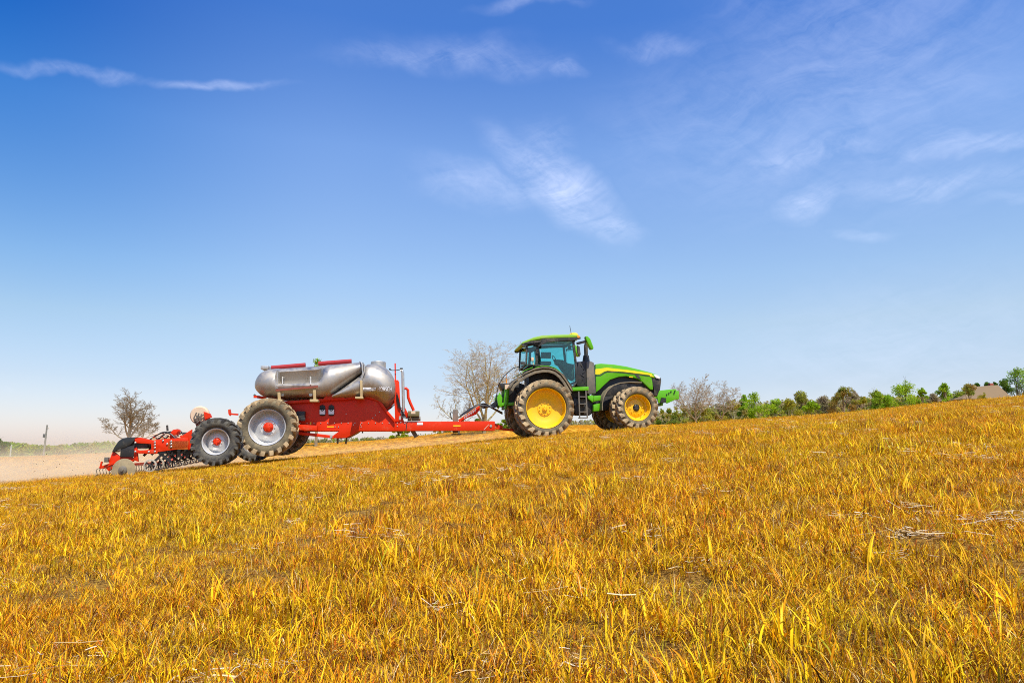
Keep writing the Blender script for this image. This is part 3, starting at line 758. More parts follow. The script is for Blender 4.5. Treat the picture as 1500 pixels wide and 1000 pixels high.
m_ = MB(); m_.tube([T3(626, 104, -.5), T3(614, 38, -.5)], .010, 6); m_.build('antenna', DARK, tractor)
m_ = MB(); m_.box(T3(680, 125, -.95), (.10, .12, .10)); m_.build('beacon', ORANGE, tractor, bevel=.02)
# cab inside
m_ = MB(); c_ = T3(420, 330, -.2); m_.box((c_.x, 0, c_.z), (.5, .52, .14)); m_.box((c_.x - .28, 0, c_.z + .42), (.14, .5, .75), Matrix.Rotation(R(-8), 3, 'Y')); m_.box((c_.x - .34, 0, c_.z + .9), (.10, .28, .2))
m_.build('seat', SEATM, tractor, bevel=.04)
m_ = MB(); c_ = T3(495, 305, 0); rot = Matrix.Rotation(R(62), 3, 'Y')
ring = [c_ + rot @ Vector((.20 * math.cos(k * math.pi / 10), .20 * math.sin(k * math.pi / 10), 0)) for k in range(21)]
m_.tube(ring, .016, 6, cap=False); m_.tube([c_, T3(560, 400, 0)], .04, 8); m_.bar(c_ - Vector((0, .2, 0)), c_ + Vector((0, .2, 0)), .03)
m_.build('steering_wheel', PLASTIC, tractor)
m_ = MB(); m_.prism(TP([(510, 300), (560, 305), (600, 330), (650, 340), (655, 470), (600, 430), (555, 350), (515, 330)], -.28), -.28, .28); m_.build('dash_console', GREYM, tractor, bevel=.03)
m_ = MB(); m_.prism(TP([(388, 244), (468, 244), (466, 294), (386, 292)], -.62), -.62, -.58); m_.build('display', SIGNM, tractor, bevel=.01)
m_ = MB(); m_.prism(TP([(600, 190), (628, 190), (625, 225), (598, 222)], -.5), -.5, -.46); m_.bar(T3(640, 205, -.5), T3(600, 205, -.5), .02); m_.build('corner_display', PLASTIC, tractor)
# aftertreatment housing and exhaust, on the near side ahead of the cab
m_ = MB(); m_.prism(TP([(745, 316), (770, 310), (806, 326), (812, 440), (822, 568), (752, 572), (746, 440)], -.86), -.86, -.45); m_.build('exhaust_housing', GREYM, tractor, bevel=.05)
m_ = MB(); m_.prism(TP([(672, 320), (745, 314), (748, 520), (672, 508)], -.80), -.80, -.40)
for k in range(6): m_.bar(T3(700 + (k % 3) * 18, 340 + k * 26, -.81), T3(712 + (k % 2) * 16, 360 + k * 26, -.81), .03)
m_.build('air_cleaner', DARK, tractor, bevel=.04)
m_ = MB(); m_.tube([T3(742, 318, -.62), T3(742, 270, -.62)], .15, 16, r1=.11); m_.tube([T3(742, 270, -.62), T3(740, 200, -.62), T3(746, 172, -.60), T3(760, 158, -.58)], .078, 14); m_.build('exhaust_stack', PLASTIC, tractor)
# mirrors on arms
for s_ in (-1, 1):
    m_ = MB(); A, B = T3(668, 178, -.92), T3(742, 160, -1.15)
    A.y *= -s_; B.y *= -s_
    m_.bar(A, B, .05, .09); m_.build('mirror_arm', PLASTIC, tractor)
    m_ = MB(); mp_ = TP([(736, 120), (752, 118), (774, 140), (800, 208), (798, 222), (780, 222), (762, 190), (742, 148)], -1.2)
    m_.prism(mp_, -s_ * 1.10 - .14, -s_ * 1.10 + .14); m_.build('mirror', GREEN, tractor, bevel=.03)
# mirror far-side hand-hold, rear work lamp
m_ = MB(); c_ = T3(245, 332, -1.0); m_.box(c_, (.16, .12, .12)); m_.bar(c_, T3(290, 352, -.9), .03); m_.build('work_lamp', PLASTIC, tractor, bevel=.02)
m_ = MB(); c_ = T3(320, 300, -.95); m_.box(c_, (.10, .10, .14)); m_.bar(c_, T3(330, 345, -.92), .03); m_.build('work_lamp', CREAM, tractor, bevel=.02)
m_ = MB(); m_.tube([T3(345, 225, -.98), T3(372, 232, -1.0), T3(380, 275, -1.0)], .02, 6); m_.build('grab_rail', PLASTIC, tractor)
m_ = MB(); m_.prism(TP([(672, 190), (692, 200), (700, 262), (690, 282), (676, 250)], -1.0), -1.02, -.9); m_.build('front_work_lamp', PLASTIC, tractor, bevel=.02)
# steps
m_ = MB()
for a_, c_ in (((684, 552), (692, 765)), ((740, 548), (752, 762))): m_.bar(T3(*a_, -1.02), T3(*c_, -1.02), .03, .05)
for k, zz in enumerate((594, 650, 712, 758)):
    A, B = T3(682 + k * 3, zz, -1.02), T3(746 + k * 3, zz, -1.02); m_.box((A + B) / 2 + Vector((0, .10, 0)), ((B - A).length, .24, .035))
m_.build('steps', GREYM, tractor)
m_ = MB(); m_.prism(TP([(632, 520), (762, 514), (764, 543), (640, 548)], -1.0), -1.0, -.5); m_.build('platform', GREEN, tractor, bevel=.02)
m_ = MB(); m_.prism(TP([(752, 590), (790, 580), (806, 592), (800, 640), (760, 610)], -.90), -.90, -.5); m_.prism(TP([(806, 586), (858, 582), (856, 622), (800, 630)], -.95), -.95, -.5); m_.prism(TP([(800, 655), (850, 645), (848, 705), (800, 708)], -.95), -.95, -.5); m_.build('battery_box', GREEN, tractor, bevel=.02)
m_ = MB(); m_.prism(TP([(640, 600), (800, 615), (800, 720), (770, 740), (660, 740)], -.75), -.75, -.40); m_.build('fuel_tank', PLASTIC, tractor, bevel=.06)
# rear hitch
for y in (-.42, .42):
    m_ = MB(); m_.tube([T3(122, 505, -.42).xz.to_3d()] * 0 or [Vector((T3(122, 510, -.42).x, y, T3(122, 510, -.42).z)), Vector((T3(112, 655, -.42).x, y, T3(112, 655, -.42).z))], .10, 14)
    m_.tube([Vector((T3(112, 640, -.42).x, y, T3(112, 640, -.42).z)), Vector((T3(108, 690, -.42).x, y, T3(108, 690, -.42).z))], .05, 10); m_.build('lift_cylinder', GREEN, tractor)
    A, B = T3(300, 640, -.42), T3(70, 655, -.42); C_ = T3(62, 560, -.42)
    m_ = MB(); m_.bar((A.x, y, A.z), (B.x, y, B.z), .07, .12); m_.prism(TP([(42, 600), (62, 560), (84, 600), (78, 680), (50, 660)], -.42), y - .04, y + .04); m_.build('lift_arm', GREEN, tractor, bevel=.01)
m_ = MB(); m_.prism(TP([(60, 490), (140, 488), (180, 470), (260, 500), (260, 640), (140, 690), (120, 640), (128, 530), (85, 540)], -.30), -.30, .30); m_.build('hitch_frame', DARK, tractor, bevel=.02)
m_ = MB(); m_.prism(TP([(104, 500), (140, 496), (136, 534), (106, 536)], -.55), -.56, -.50); m_.build('warning_plate', CREAM, tractor)
m_ = MB(); m_.tube([T3(118, 488, -.5), T3(119, 462, -.5)], .028, 8); m_.tube([T3(119, 462, -.5), T3(119, 420, -.5)], .012, 6); m_.build('extremity_marker', ORANGE, tractor)
m_ = MB()
for k in range(7):
    y = -.45 + k * .15
    A = T3(130 - k * 4, 560 + k * 5, y); B = T3(40 + k * 6, 690 + k * 3, y * .6); C2 = T3(-20 - 6 * k, 660 + 4 * k, y * .3)
    mid = T3(60 - k * 5, 740 - k * 14, y * .7)
    pts = [A, A + Vector((-.22, 0, .10)), Vector((B.x, B.y, B.z)), mid, C2, T3(-80, 650, 0)]
    # smooth the run of the hose
    from mathutils.geometry import interpolate_bezier
    sm = interpolate_bezier(pts[0], pts[1], mid, C2, 12) + interpolate_bezier(C2, C2 + (C2 - mid) * .3, pts[5], pts[5], 5)[1:]
    m_.tube(sm, .017, 6)
arc2 = [T3(250, 350, -.6), T3(170, 370, -.6), T3(100, 430, -.6), T3(55, 500, -.6), T3(38, 590, -.6), T3(30, 680, -.6)]
m_.tube(arc2, .016, 6)
m_.build('hydraulic_hose', HOSE, tractor)
m_ = MB()
for i in range(26):
    random.seed(i); x, y = random.uniform(60, 210), random.uniform(560, 690); p_ = T3(x, y, random.uniform(-.5, .5)); m_.box(p_, (random.uniform(.04, .12), .08, random.uniform(.04, .12)), Matrix.Rotation(random.uniform(0, 3), 3, 'Y'))
m_.build('hose_coupler', GREYM, tractor)

# ================================================================== seed cart
face_w = -1.70
CO_xy = Oxy - UX * 10.2
CO = Vector((CO_xy.x, CO_xy.y, tz(CO_xy.x, CO_xy.y)))
CF = Frame(CO)
cart = tag(empty('seed_cart', CO, PSI), 'red air seed cart with stainless steel tank on big silver rimmed wheels', 'seed cart')
def C3(x, y, w): return CF.p3(x, y, w)
def CP(pts, w): return CF.poly(pts, w)
cc = C3(390.3, 625.3, face_w); CR = CF.scale(390, 625, face_w, 43)
cW = .74
tyC = tyre_mesh('cart_tyre', CR, CR * .62, cW, 20, .07, .12, [RUBBER, LUG]); rmC = rim_mesh('cart_rim', CR * .63, cW, 'silver', SILVER); hbC = hub_mesh('cart_hub', CR * .15, -cW * .09, RED)
print('cart R', CR, 'z', cc.z)
for y in (face_w + cW / 2, -(face_w + cW / 2)): wheel(cart, (cc.x, y, cc.z), (tyC, rmC, hbC), spin=random.uniform(0, 1), flip=y > 0)
m_ = MB(); m_.bar((cc.x, -1.4, cc.z), (cc.x, 1.4, cc.z), .2, .2); m_.build('axle', RED, cart, bevel=.02)
bw = -.72
# hopper body below the tank
body = [(395, 590), (440, 588.5), (530.6, 582), (537, 581), (554.6, 587), (564, 601), (578, 618), (578, 631), (524, 631), (520, 634), (507, 641), (492, 641.5), (486, 639), (497, 631), (440, 631), (420, 628), (400, 610)]
m_ = MB(); m_.prism(CP(body, bw), bw, -bw); m_.build('hopper_body', RED, cart, bevel=.012)
m_ = MB()
for yy in (bw - .10, -bw + .02):
    pts = [C3(x, y, bw - .10) for x, y in ((378, 592), (440, 588), (531, 581.5))]
    for a_, c_ in zip(pts[:-1], pts[1:]): m_.bar((a_.x, yy, a_.z), (c_.x, yy, c_.z), .12, .10)
    pts = [C3(x, y, bw - .05) for x, y in ((536, 580.5), (555, 586.5), (564.5, 600), (579, 617))]
    for a_, c_ in zip(pts[:-1], pts[1:]): m_.bar((a_.x, yy + .03, a_.z), (c_.x, yy + .03, c_.z), .07, .09)
for y in (-.95, 0, .95):
    pass
m_.build('body_rail', RED, cart, bevel=.01)
m_ = MB(); m_.prism(CP([(510, 585), (482, 574.5), (472, 586)], -.9), -.95, .95); m_.build('saddle', RED, cart, bevel=.01)
# bolts and small decals
m_ = MB()
for x in list(range(440, 578, 10)): p_ = C3(x, 619.3, bw); m_.lathe([(.022, -.015), (.014, -.022), (0.001, -.022)], c=p_, n=6)
for x, y in ((491, 625), (496, 625), (507, 606), (518, 622), (528, 622), (529, 625), (556, 603), (546, 612), (550, 608)): p_ = C3(x, y, bw); m_.lathe([(.022, -.015), (.014, -.022), (0.001, -.022)], c=p_, n=6)
m_.build('bolt', ZINC, cart)
for pts in ([(479, 624), (489, 624), (489, 625.6), (479, 625.6)], [(454, 618), (456, 618), (456, 622), (454, 622)]):
    m_ = MB(); m_.prism(CP(pts, bw), bw - .010, bw + .01); m_.build('decal', YELLOW, cart)
for x in (472.5, 485.5):
    m_ = MB(); m_.prism(CP([(x - 4, 594.5), (x, 592.5), (x + 4, 594.5), (x + 4.5, 606), (x + 3, 609), (x - 3, 609), (x - 4.5, 606)], bw), bw - .05, bw); wd = m_.build('meter_window', DARK, cart, bevel=.015)
    m_ = MB(); m_.prism(CP([(x - 4, 600), (x + 4, 600), (x + 4, 606.5), (x - 4, 606.5)], bw), bw - .062, bw - .045); m_.build('meter_label', WHITE, wd)
    m_ = MB(); m_.lathe([(.035, -.08), (.06, -.075), (.075, -.05), (.04, -.05)], c=C3(x, 599.5, bw), n=16); m_.build('dial', DARK, wd)
# suspension arm under the body, bracket, legs of the gear
m_ = MB(); m_.bar(C3(436, 634, -.85), C3(490, 640, -.85), .12, .11); m_.bar(C3(436, 634, .85), C3(490, 640, .85), .12, .11); m_.build('trailing_arm', RED, cart, bevel=.01)
m_ = MB(); m_.prism(CP([(436, 621.5), (464.5, 623), (464.5, 630.5), (436, 629.5)], -1.05), -1.12, -.85); m_.build('frame_bracket', RED, cart, bevel=.01)
m_ = MB(); m_.lathe([(.05, -.95), (.05, -.80)], c=C3(489.5, 639.5, 0), n=12); m_.lathe([(.001, -.95), (.05, -.95)], c=C3(489.5, 639.5, 0), n=12); m_.build('pivot_pin', ZINC, cart)
m_ = MB(); m_.bar(C3(495, 640, -.2), C3(494.5, 650, -.2), .06); m_.bar(C3(508, 640, .3), C3(506.5, 650, .3), .06); m_.build('meter_outlet', GREYM, cart)
m_ = MB(); m_.box(C3(441, 609, -.8), (.30, .30, .34)); m_.box(C3(444, 614, -.96), (.16, .05, .12)); m_.build('valve_block', DARK, cart, bevel=.02)
m_ = MB(); m_.box(C3(531, 633, -.6), (.05, .05, .06)); m_.build('drain_plug', DARK, cart)
# drawbar
m_ = MB(); m_.prism(CP([(560, 617.5), (722, 616.5), (725, 617), (725, 630.5), (560, 631)], -.42), -.42, .42); db = m_.build('drawbar', RED, cart, bevel=.015)
m_ = MB()
for x, y in ((582, 619.5), (587, 618.5), (593, 619.5), (582, 624)): m_.lathe([(.024, -.016), (0.001, -.02)], c=C3(x, y, -.42), n=8)
m_.lathe([(.05, -.03), (0.001, -.03)], c=C3(719, 623.5, -.42), n=12); m_.build('bolt', ZINC, cart)
m_ = MB(); m_.bar(C3(596.5, 617, -.425), C3(594.5, 631, -.425), .02, .03); m_.build('weld_seam', DARK, cart)
m_ = MB(); m_.prism(CP([(611, 618.5), (619.5, 618.5), (619.5, 622), (611, 622)], -.42), -.428, -.42); m_.build('decal', WHITE, cart)
m_ = MB(); m_.prism(CP([(664, 622.5), (674.5, 622.5), (674.5, 624.5), (664, 624.5)], -.42), -.428, -.42); m_.build('decal', YELLOW, cart)
m_ = MB(); m_.bar(C3(709, 629, -.424), C3(716, 621.5, -.424), .006, .02); m_.build('decal', CREAM, cart)
m_ = MB(); m_.bar(C3(724, 622, 0), C3(736, 626, 0), .16, .12); m_.bar(C3(724, 627, 0), C3(736, 628, 0), .16, .06); m_.bar(C3(733, 628, 0), C3(752, 630, 0), .12, .08); m_.build('hitch_tongue', RED, cart, bevel=.01)
# tank
def sec(x, zb, zt, hw, rcs=0.0, cone=0.0):
    """closed ring at station x; rcs pushes the upper flank in, cone draws the belly down to a point"""
    nrm = [(0, 0), (.55 - .35 * cone, 0), (.82 - .35 * cone, .07), (.97 - .12 * cone, .22), (1, .42), (1, .55), (.97, .68), (.90, .80), (.76, .91), (.55, .98), (.28, 1), (0, 1)]
    rec = [(0, 0), (.55, 0), (.82, .07), (.97, .18), (1, .36), (.93, .43), (.60, .48), (.62, .60), (.74, .84), (.66, .93), (.46, .98), (0, 1)]
    side = [tuple(a_[i] * (1 - rcs) + b2[i] * rcs for i in (0, 1)) for a_, b2 in zip(nrm, rec)]
    H = zt - zb
    ring = [(x, -hw * y, zb + H * z) for y, z in side] + [(x, hw * y, zb + H * z) for y, z in side[-2:0:-1]]
    return ring
TW = 1.34
def st(px, yt, yb, hw, rcs=0, cone=0, wt=-.35, wb=-.9):
    x, zt = CF.p(px, yt, wt); xb, zb = CF.p(px, yb, wb); return sec(CF.p(px, (yt + yb) / 2, -TW * hw)[0], zb, zt, TW * hw, rcs, cone)
tops = lambda px: 541.5 - (px - 384) * (541.5 - 531.5) / (528 - 384)
rear = [(373.2, 556, 568, .40), (374.6, 550.5, 573, .68), (377.5, 546, 577, .85), (382, 543.2, 580, .94), (389, tops(389), 582, .985)]
secs = [st(*r_) for r_ in rear]
for px, rc_ in ((397, 0), (402, .0), (404.5, .6), (406, 1), (420, 1), (445, 1), (462, 1), (467, .75), (471, .25), (475, 0), (482, 0)):
    secs.append(st(px, tops(px), 583 - (px < 400) * .8, 1, rc_))
for k in range(1, 9):
    px = 482 + k * 6; secs.append(st(px, tops(px), 583 - k * 4.7 + .0, 1.0 - .015 * k))
secs.append(st(531.5, 533, 543, .80)); 
m_ = MB(); m_.loft(secs); t1 = m_.build('rear_tank', STEEL, cart, smooth=50)
secs = []
for k in range(0, 8):
    px = 486 + k * 6.2; secs.append(st(px, 580 - k * 4.7, 583.5 - k * .25, .93 + .008 * k))
for px, yt, yb, hw, cn in ((534.0, 535.5, 581.5, .98, 0), (536, 534, 582, 1.0, 0), (541, 533.6, 583, 1, .1), (547, 533.8, 586, 1, .4), (552, 534.6, 591, 1, .7), (557, 536, 596, .99, .9), (562, 538.5, 599, .98, 1), (567, 542.5, 597.5, .95, .9), (572, 548, 592, .89, .6), (576, 554.5, 586, .77, .3), (578.6, 562, 580, .56, 0), (579.8, 568, 575, .28, 0)):
    secs.append(st(px, yt, yb, hw, 0, cn))
m_ = MB(); m_.loft(secs); t2 = m_.build('front_tank', STEEL, cart, smooth=50)
bpy.context.view_layer.update()
tank_bvh = []
for o in (t1, t2):
    bm = bmesh.new(); bm.from_mesh(o.data); tank_bvh.append(BVHTree.FromBMesh(bm)); bm.free()
def side_y(x, z, default=-TW):
    best = None
    for bv in tank_bvh:
        l_, n_, i_, d_ = bv.ray_cast(Vector((x, -6, z)), Vector((0, 1, 0)))
        if l_ is not None and (best is None or l_.y < best): best = l_.y
    return default if best is None else best
def on_tank(px, py, off=.01):
    w = -TW
    for _ in range(6):
        x, z = CF.p(px, py, w); w = side_y(x, z)
    x, z = CF.p(px, py, w); return Vector((x, w - off, z))
# weld ribs, walk rail, ladder steps on the rear tank
for pts in ([(406, 545), (406, 562), (406, 569)], [(450, 541), (449, 560), (449, 566)]):
    m_ = MB(); m_.tube([on_tank(*p_) for p_ in pts], .022, 6); m_.build('weld_rib', STEEL, cart)
m_ = MB(); pts = [C3(404, 571.5, -TW - .06), C3(466, 566, -TW - .06)]; m_.bar(*pts, .06, .07); m_.build('walkway_rail', mat('rusty_red', (0.25, 0.06, 0.03), .6), cart)
for x in (408.5, 460.5):
    m_ = MB(); m_.bar(C3(x, 571, -TW - .05), C3(x + .8, 587, -TW + .0), .05, .10); m_.box(C3(x + .5, 587, -TW + .1), (.28, .5, .09)); m_.build('tank_bracket', TAN, cart, bevel=.008)
m_ = MB(); m_.bar(C3(529, 557, -TW - .04), C3(529.5, 583, -TW + .0), .04, .09); m_.box(C3(527, 583, -TW + .3), (.28, .7, .07)); m_.build('tank_bracket', TAN, cart, bevel=.008)
m_ = MB()
for x in (414, 455.5): m_.lathe([(.07, -.03), (.06, -.05), (0.001, -.05)], c=on_tank(x, 578), n=14)
for y in (553, 556, 559): m_.bar(on_tank(413, y, .03), on_tank(417, y, .03), .03)
m_.bar(on_tank(414, 552, .03), on_tank(414, 563, .03), .03); m_.bar(on_tank(455, 552, .03), on_tank(455, 564, .03), .05)
m_.build('tank_fitting', ZINC, cart)
# strap pipes round the joint of the tanks
for pts in ([(527, 530), (529.5, 531), (530.5, 534), (531.3, 545), (531, 549), (528, 556), (528.5, 566)], [(533.5, 534), (534.5, 535.5), (534, 543), (531, 552), (529, 560), (529.3, 575)]):
    m_ = MB(); m_.tube([C3(x, y, -TW * (.3 if i == 0 else .95) - .06) for i, (x, y) in enumerate(pts)], .028, 8); m_.build('joint_pipe', ZINC, cart)
# lids and tubes on top
for a_, c_, in (((397.5, 538.8), (447.5, 534.4)), ((466.5, 532.6), (515, 528.9))):
    m_ = MB(); m_.tube([C3(*a_, -.3), C3(*c_, -.3)], .085, 12); m_.build('roll_tarp', mat('dark_red_tarp', (.33, .010, .012), .7, dscale=9, var=.3, bump=.6, bscale=7), cart)
m_ = MB(); c_ = C3(389.5, 539, -.2); m_.box(c_, (.28, .5, .13)); m_.tube([c_, c_ - Vector((.02, 0, .2))], .05, 8); m_.build('rear_hatch', ZINC, cart, bevel=.02)
m_ = MB(); p_ = C3(554, 534, -.1); m_.lathe([(.001, .13), (.26, .13), (.29, .10), (.29, -.12)], c=(p_.x, 0, p_.z), n=28, axis='z'); m_.build('tank_lid', ZINC, cart)
m_ = MB(); m_.box(C3(376, 581, -.9), (.2, .1, .08)); m_.tube([C3(377, 581, -.85), C3(390, 583, -.85)], .05, 8); m_.build('rear_light_bar', RED, cart)
m_ = MB(); m_.tube([C3(372, 578, -.9), C3(376, 581, -.9)], .04, 8); m_.build('rear_light', PLASTIC, cart)
# lettering on the tank flank
def lettering(txt, x0, y0, x1, y1, squeeze=1.0):
    cu = bpy.data.curves.new('t', 'FONT'); cu.body = txt; cu.size = 1; cu.offset = 0.006
    to = bpy.data.objects.new('t', cu); COL.objects.link(to); bpy.context.view_layer.update()
    me = bpy.data.meshes.new_from_object(to.evaluated_get(bpy.context.evaluated_depsgraph_get()))
    bpy.data.objects.remove(to); co_ = np.array([v.co[:] for v in me.vertices]); lo, hi = co_.min(0), co_.max(0)
    bm = bmesh.new(); bm.from_mesh(me)
    bmesh.ops.subdivide_edges(bm, edges=[e for e in bm.edges if e.calc_length() > .25], cuts=3)
    for v in bm.verts:
        fx = (v.co.x - lo[0]) / (hi[0] - lo[0]); fy = (v.co.y - lo[1]) / (hi[1] - lo[1])
        v.co = on_tank(x0 + (x1 - x0) * fx, y1 + (y0 - y1) * fy, .012)
    bmesh.ops.triangulate(bm, faces=bm.faces); bm.to_mesh(me); bm.free()
    me.materials.clear(); me.materials.append(WHITE)
    o = bpy.data.objects.new('lettering', me); COL.objects.link(o); o.parent = cart; return o
lettering('HORSCH', 553.4, 566.6, 574.0, 573.2)
m_ = MB()
for y in (568.2, 569.9, 571.6):
    for k in range(6):
        x = 531.6 + k * 2.0; m_.bar(on_tank(x, y), on_tank(x + 2.02, y), .008, .035)
for k in range(4):
    x = 543.5 + k * 1.8; m_.bar(on_tank(x, 572), on_tank(x + 1.2, 568), .008, .035); m_.bar(on_tank(x + .9, 572.0), on_tank(x + .9, 568.4), .008, .02)
m_.build('stripe_logo', WHITE, cart)
# tower ahead of the tank
m_ = MB(); m_.bar(C3(580.5, 559, -.35), C3(583.5, 617, -.35), .22, .22, up=(0, 1, 0)); m_.bar(C3(580.5, 559, .35), C3(583.5, 617, .35), .22, .22, up=(0, 1, 0))
m_.bar(C3(581, 581, -.3), C3(565, 601, -.3), .14, .16); m_.bar(C3(590, 596, -.3), C3(598, 612, -.3), .10, .14); m_.bar(C3(581, 600, -.2), C3(581.5, 617, -.2), .14, .14)
m_.prism(CP([(578, 617.5), (581, 606), (588, 606), (592, 617.5)], -.40), -.42, -.36)
m_.box(C3(580, 560, 0), (.2, .8, .12)); m_.build('tower', RED, cart, bevel=.012)
m_ = MB(); m_.bar(C3(579.2, 559, -.35), C3(578.8, 532, -.35), .05); m_.build('marker_rod', RED, cart)
m_ = MB(); m_.tube([C3(586.5, 543, -.45), C3(588.8, 542.2, -.45), C3(590, 546, -.45), C3(590.5, 575, -.45), C3(591, 603, -.45)], .055, 10); m_.build('air_pipe', ZINC, cart)
m_ = MB(); m_.tube([C3(570, 541, -.45), C3(575, 542.3, -.45), C3(582, 542, -.45), C3(588, 540.5, -.45)], .016, 6); m_.box(C3(571, 540.5, -.45), (.07, .07, .05)); m_.box(C3(588, 540, -.45), (.10, .07, .06)); m_.build('pipe_bracket', DARK, cart)
m_ = MB(); m_.tube([C3(589, 569, -.3), C3(595, 568.6, -.3), C3(597.5, 571, -.3), C3(598, 582, -.3), C3(601, 590, -.3), C3(606, 601, -.3)], .055, 10); m_.build('fill_pipe', RED, cart)
m_ = MB()
for k in range(4): m_.tube([C3(581, 575 + k * 3, -.5), C3(584, 585 + k * 4, -.52), C3(588, 603 - k, -.52), C3(590 + k * 2, 613, -.5)], .016, 6)
m_.tube([C3(565, 602, -.4), C3(572, 598, -.45), C3(580, 590, -.4)], .018, 6); m_.build('hydraulic_hose', HOSE, cart)
m_ = MB(); m_.box(C3(606, 606, -.3), (.44, .5, .20)); bx = m_.build('fan_box', mat('olive_housing', (0.16, 0.13, 0.05), .5), cart, bevel=.02)
m_ = MB(); m_.tube([C3(597, 613.3, -.3), C3(616, 613, -.3)], .09, 12); m_.build('fan_motor', GREYM, cart)
m_ = MB(); m_.prism(CP([(602, 602), (608.5, 602), (608.5, 606), (602, 606)], -.55), -.565, -.54); m_.build('fan_label', CREAM, cart)
m_ = MB(); m_.box(C3(590, 607, -.45), (.10, .06, .12)); m_.box(C3(586, 612, -.45), (.08, .06, .14)); m_.lathe([(.07, -.02), (0.001, -.03)], c=C3(590, 606, -.47), n=14); m_.build('valve', ZINC, cart)
m_ = MB(); m_.tube([C3(600, 614, -.44), C3(601, 609, -.46), C3(603, 616, -.44)], .03, 6); m_.build('strap', TAN, cart)
m_ = MB(); m_.bar(C3(604, 630, 0), C3(610, 640, 0), .10, .16); m_.build('support_leg', GREYM, cart)
# jack, hose carrier
m_ = MB(); m_.bar(C3(667, 600, .56), C3(667, 634, .56), .2, .2, up=(0, 1, 0)); m_.box(C3(668, 636, .56), (.36, .3, .05)); m_.build('jack', GREYM, cart, bevel=.01)
m_ = MB(); m_.tube([C3(661.5, 614, .56), C3(659.5, 605, .56), C3(662, 603.5, .56), C3(664, 605, .56)], .02, 6); m_.build('jack_handle', DARK, cart)
m_ = MB(); m_.bar(C3(672, 616, -.2), C3(702, 595, -.2), .20, .10); m_.prism(CP([(672, 616), (702, 595), (703, 600), (697, 607), (684, 612), (676, 617)], -.15), -.17, -.13); m_.build('hose_arm', RED, cart, bevel=.01)
m_ = MB(); m_.bar(C3(672, 614.5, -.2), C3(701, 594, -.2), .22, .02); m_.build('arm_cover', TAN, cart)
m_ = MB()
for k in range(7): x = 680 + k * 2.6; y = 613 - k * 1.7; m_.tube([C3(x, y, -.28), C3(x + 1.6, y - 4.5, -.28)], .028, 6)
m_.build('spring', ZINC, cart)
m_ = MB()
for k in range(6):
    y = -.2 + .08 * k; m_.tube([C3(672 + k, 611 - k, y), C3(688, 601.5 - k * .6, y), C3(702, 594 - k * .5, y), C3(712, 594.5 - (k % 3) * .8, y), C3(724, 598 + (k % 3) * .8, y), C3(736, 604 + k * .5, y)], .02, 6)
m_.build('hydraulic_hose', HOSE, cart)
# rear hook beam to the toolbar
m_ = MB(); m_.bar(C3(349, 607, -.6), C3(336, 606, -.6), .06, .06); m_.prism(CP([(334.5, 600), (337.5, 599), (339, 607), (337, 609), (335, 606)], -.6), -.65, -.55); m_.build('tie_hook', RED, cart)
m_ = MB(); m_.bar((CF.p(400, 618, 0)[0], -.45, CF.p(400, 618, 0)[1]), (CF.p(330, 640, 0)[0], -.45, CF.p(330, 640, 0)[1]), .2, .25); m_.bar((CF.p(400, 618, 0)[0], .45, CF.p(400, 618, 0)[1]), (CF.p(330, 640, 0)[0], .45, CF.p(330, 640, 0)[1]), .2, .25); m_.build('rear_frame', RED, cart, bevel=.015)

# ================================================================== seeding toolbar
BO_xy = Oxy - UX * 13.2
BO = Vector((BO_xy.x, BO_xy.y, tz(BO_xy.x, BO_xy.y)))
BF = Frame(BO)
bar = tag(empty('seeding_toolbar', BO, PSI), 'red seeding toolbar with a row of small press wheels behind the seed cart', 'seeder')
def B3(x, y, w): return BF.p3(x, y, w)
def BP(pts, w): return BF.poly(pts, w)
gw = -3.0
gc = B3(314.7, 646.5, gw); GRr = BF.scale(314, 646, gw, 35.3); gW = .62
tyG = tyre_mesh('support_tyre', GRr, GRr * .56, gW, 20, .045, .075, [RUBBER2, RUBBER2]); rmG = rim_mesh('support_rim', GRr * .57, gW, 'silver', SILVER); hbG = hub_mesh('support_hub', GRr * .14, -gW * .08, RED)
print('gauge R', GRr, 'z', gc.z)
for y in (gw + gW / 2, -(gw + gW / 2)): wheel(bar, (gc.x, y, gc.z), (tyG, rmG, hbG), spin=random.uniform(0, 1), flip=y > 0)
nw = -2.75                                         # near end of the toolbar
c_ = B3(258, 653, nw)
m_ = MB(); m_.bar((c_.x, nw + .05, c_.z), (c_.x, -nw - .05, c_.z), .30, .22); m_.build('tool_beam', RED, bar, bevel=.015)
m_ = MB(); c2 = B3(225, 650, nw); m_.bar((c2.x, nw + .1, c2.z), (c2.x, -nw - .1, c2.z), .18, .18); m_.build('tool_beam', RED, bar, bevel=.015)
for y0 in (nw - .04, 0, -nw - .04):
    m_ = MB(); pp = [(198, 642), (206, 640.5), (226, 645), (230, 643.5), (250, 642), (276, 641), (276, 656), (250, 659), (234, 661.5), (228, 660), (222, 657.5), (222, 650), (206, 649), (198, 648)]
    m_.prism(BP(pp, nw), y0, y0 + .08)
    m_.prism(BP([(198, 658), (206, 659.5), (228, 657.5), (234, 659), (230, 664.5), (205, 664), (197, 662)], nw), y0, y0 + .08); m_.build('side_plate', RED, bar, bevel=.01)
m_ = MB(); c_ = B3(261, 651.5, nw - .03); m_.box(c_ + Vector((0, .04, 0)), (.62, .10, .28)); m_.build('end_cap', mat('sunlit_tone_orange', (0.62, 0.14, 0.02), .4), bar, bevel=.01)  # orange base colour paints the sunlit look onto the red beam end
m_ = MB()
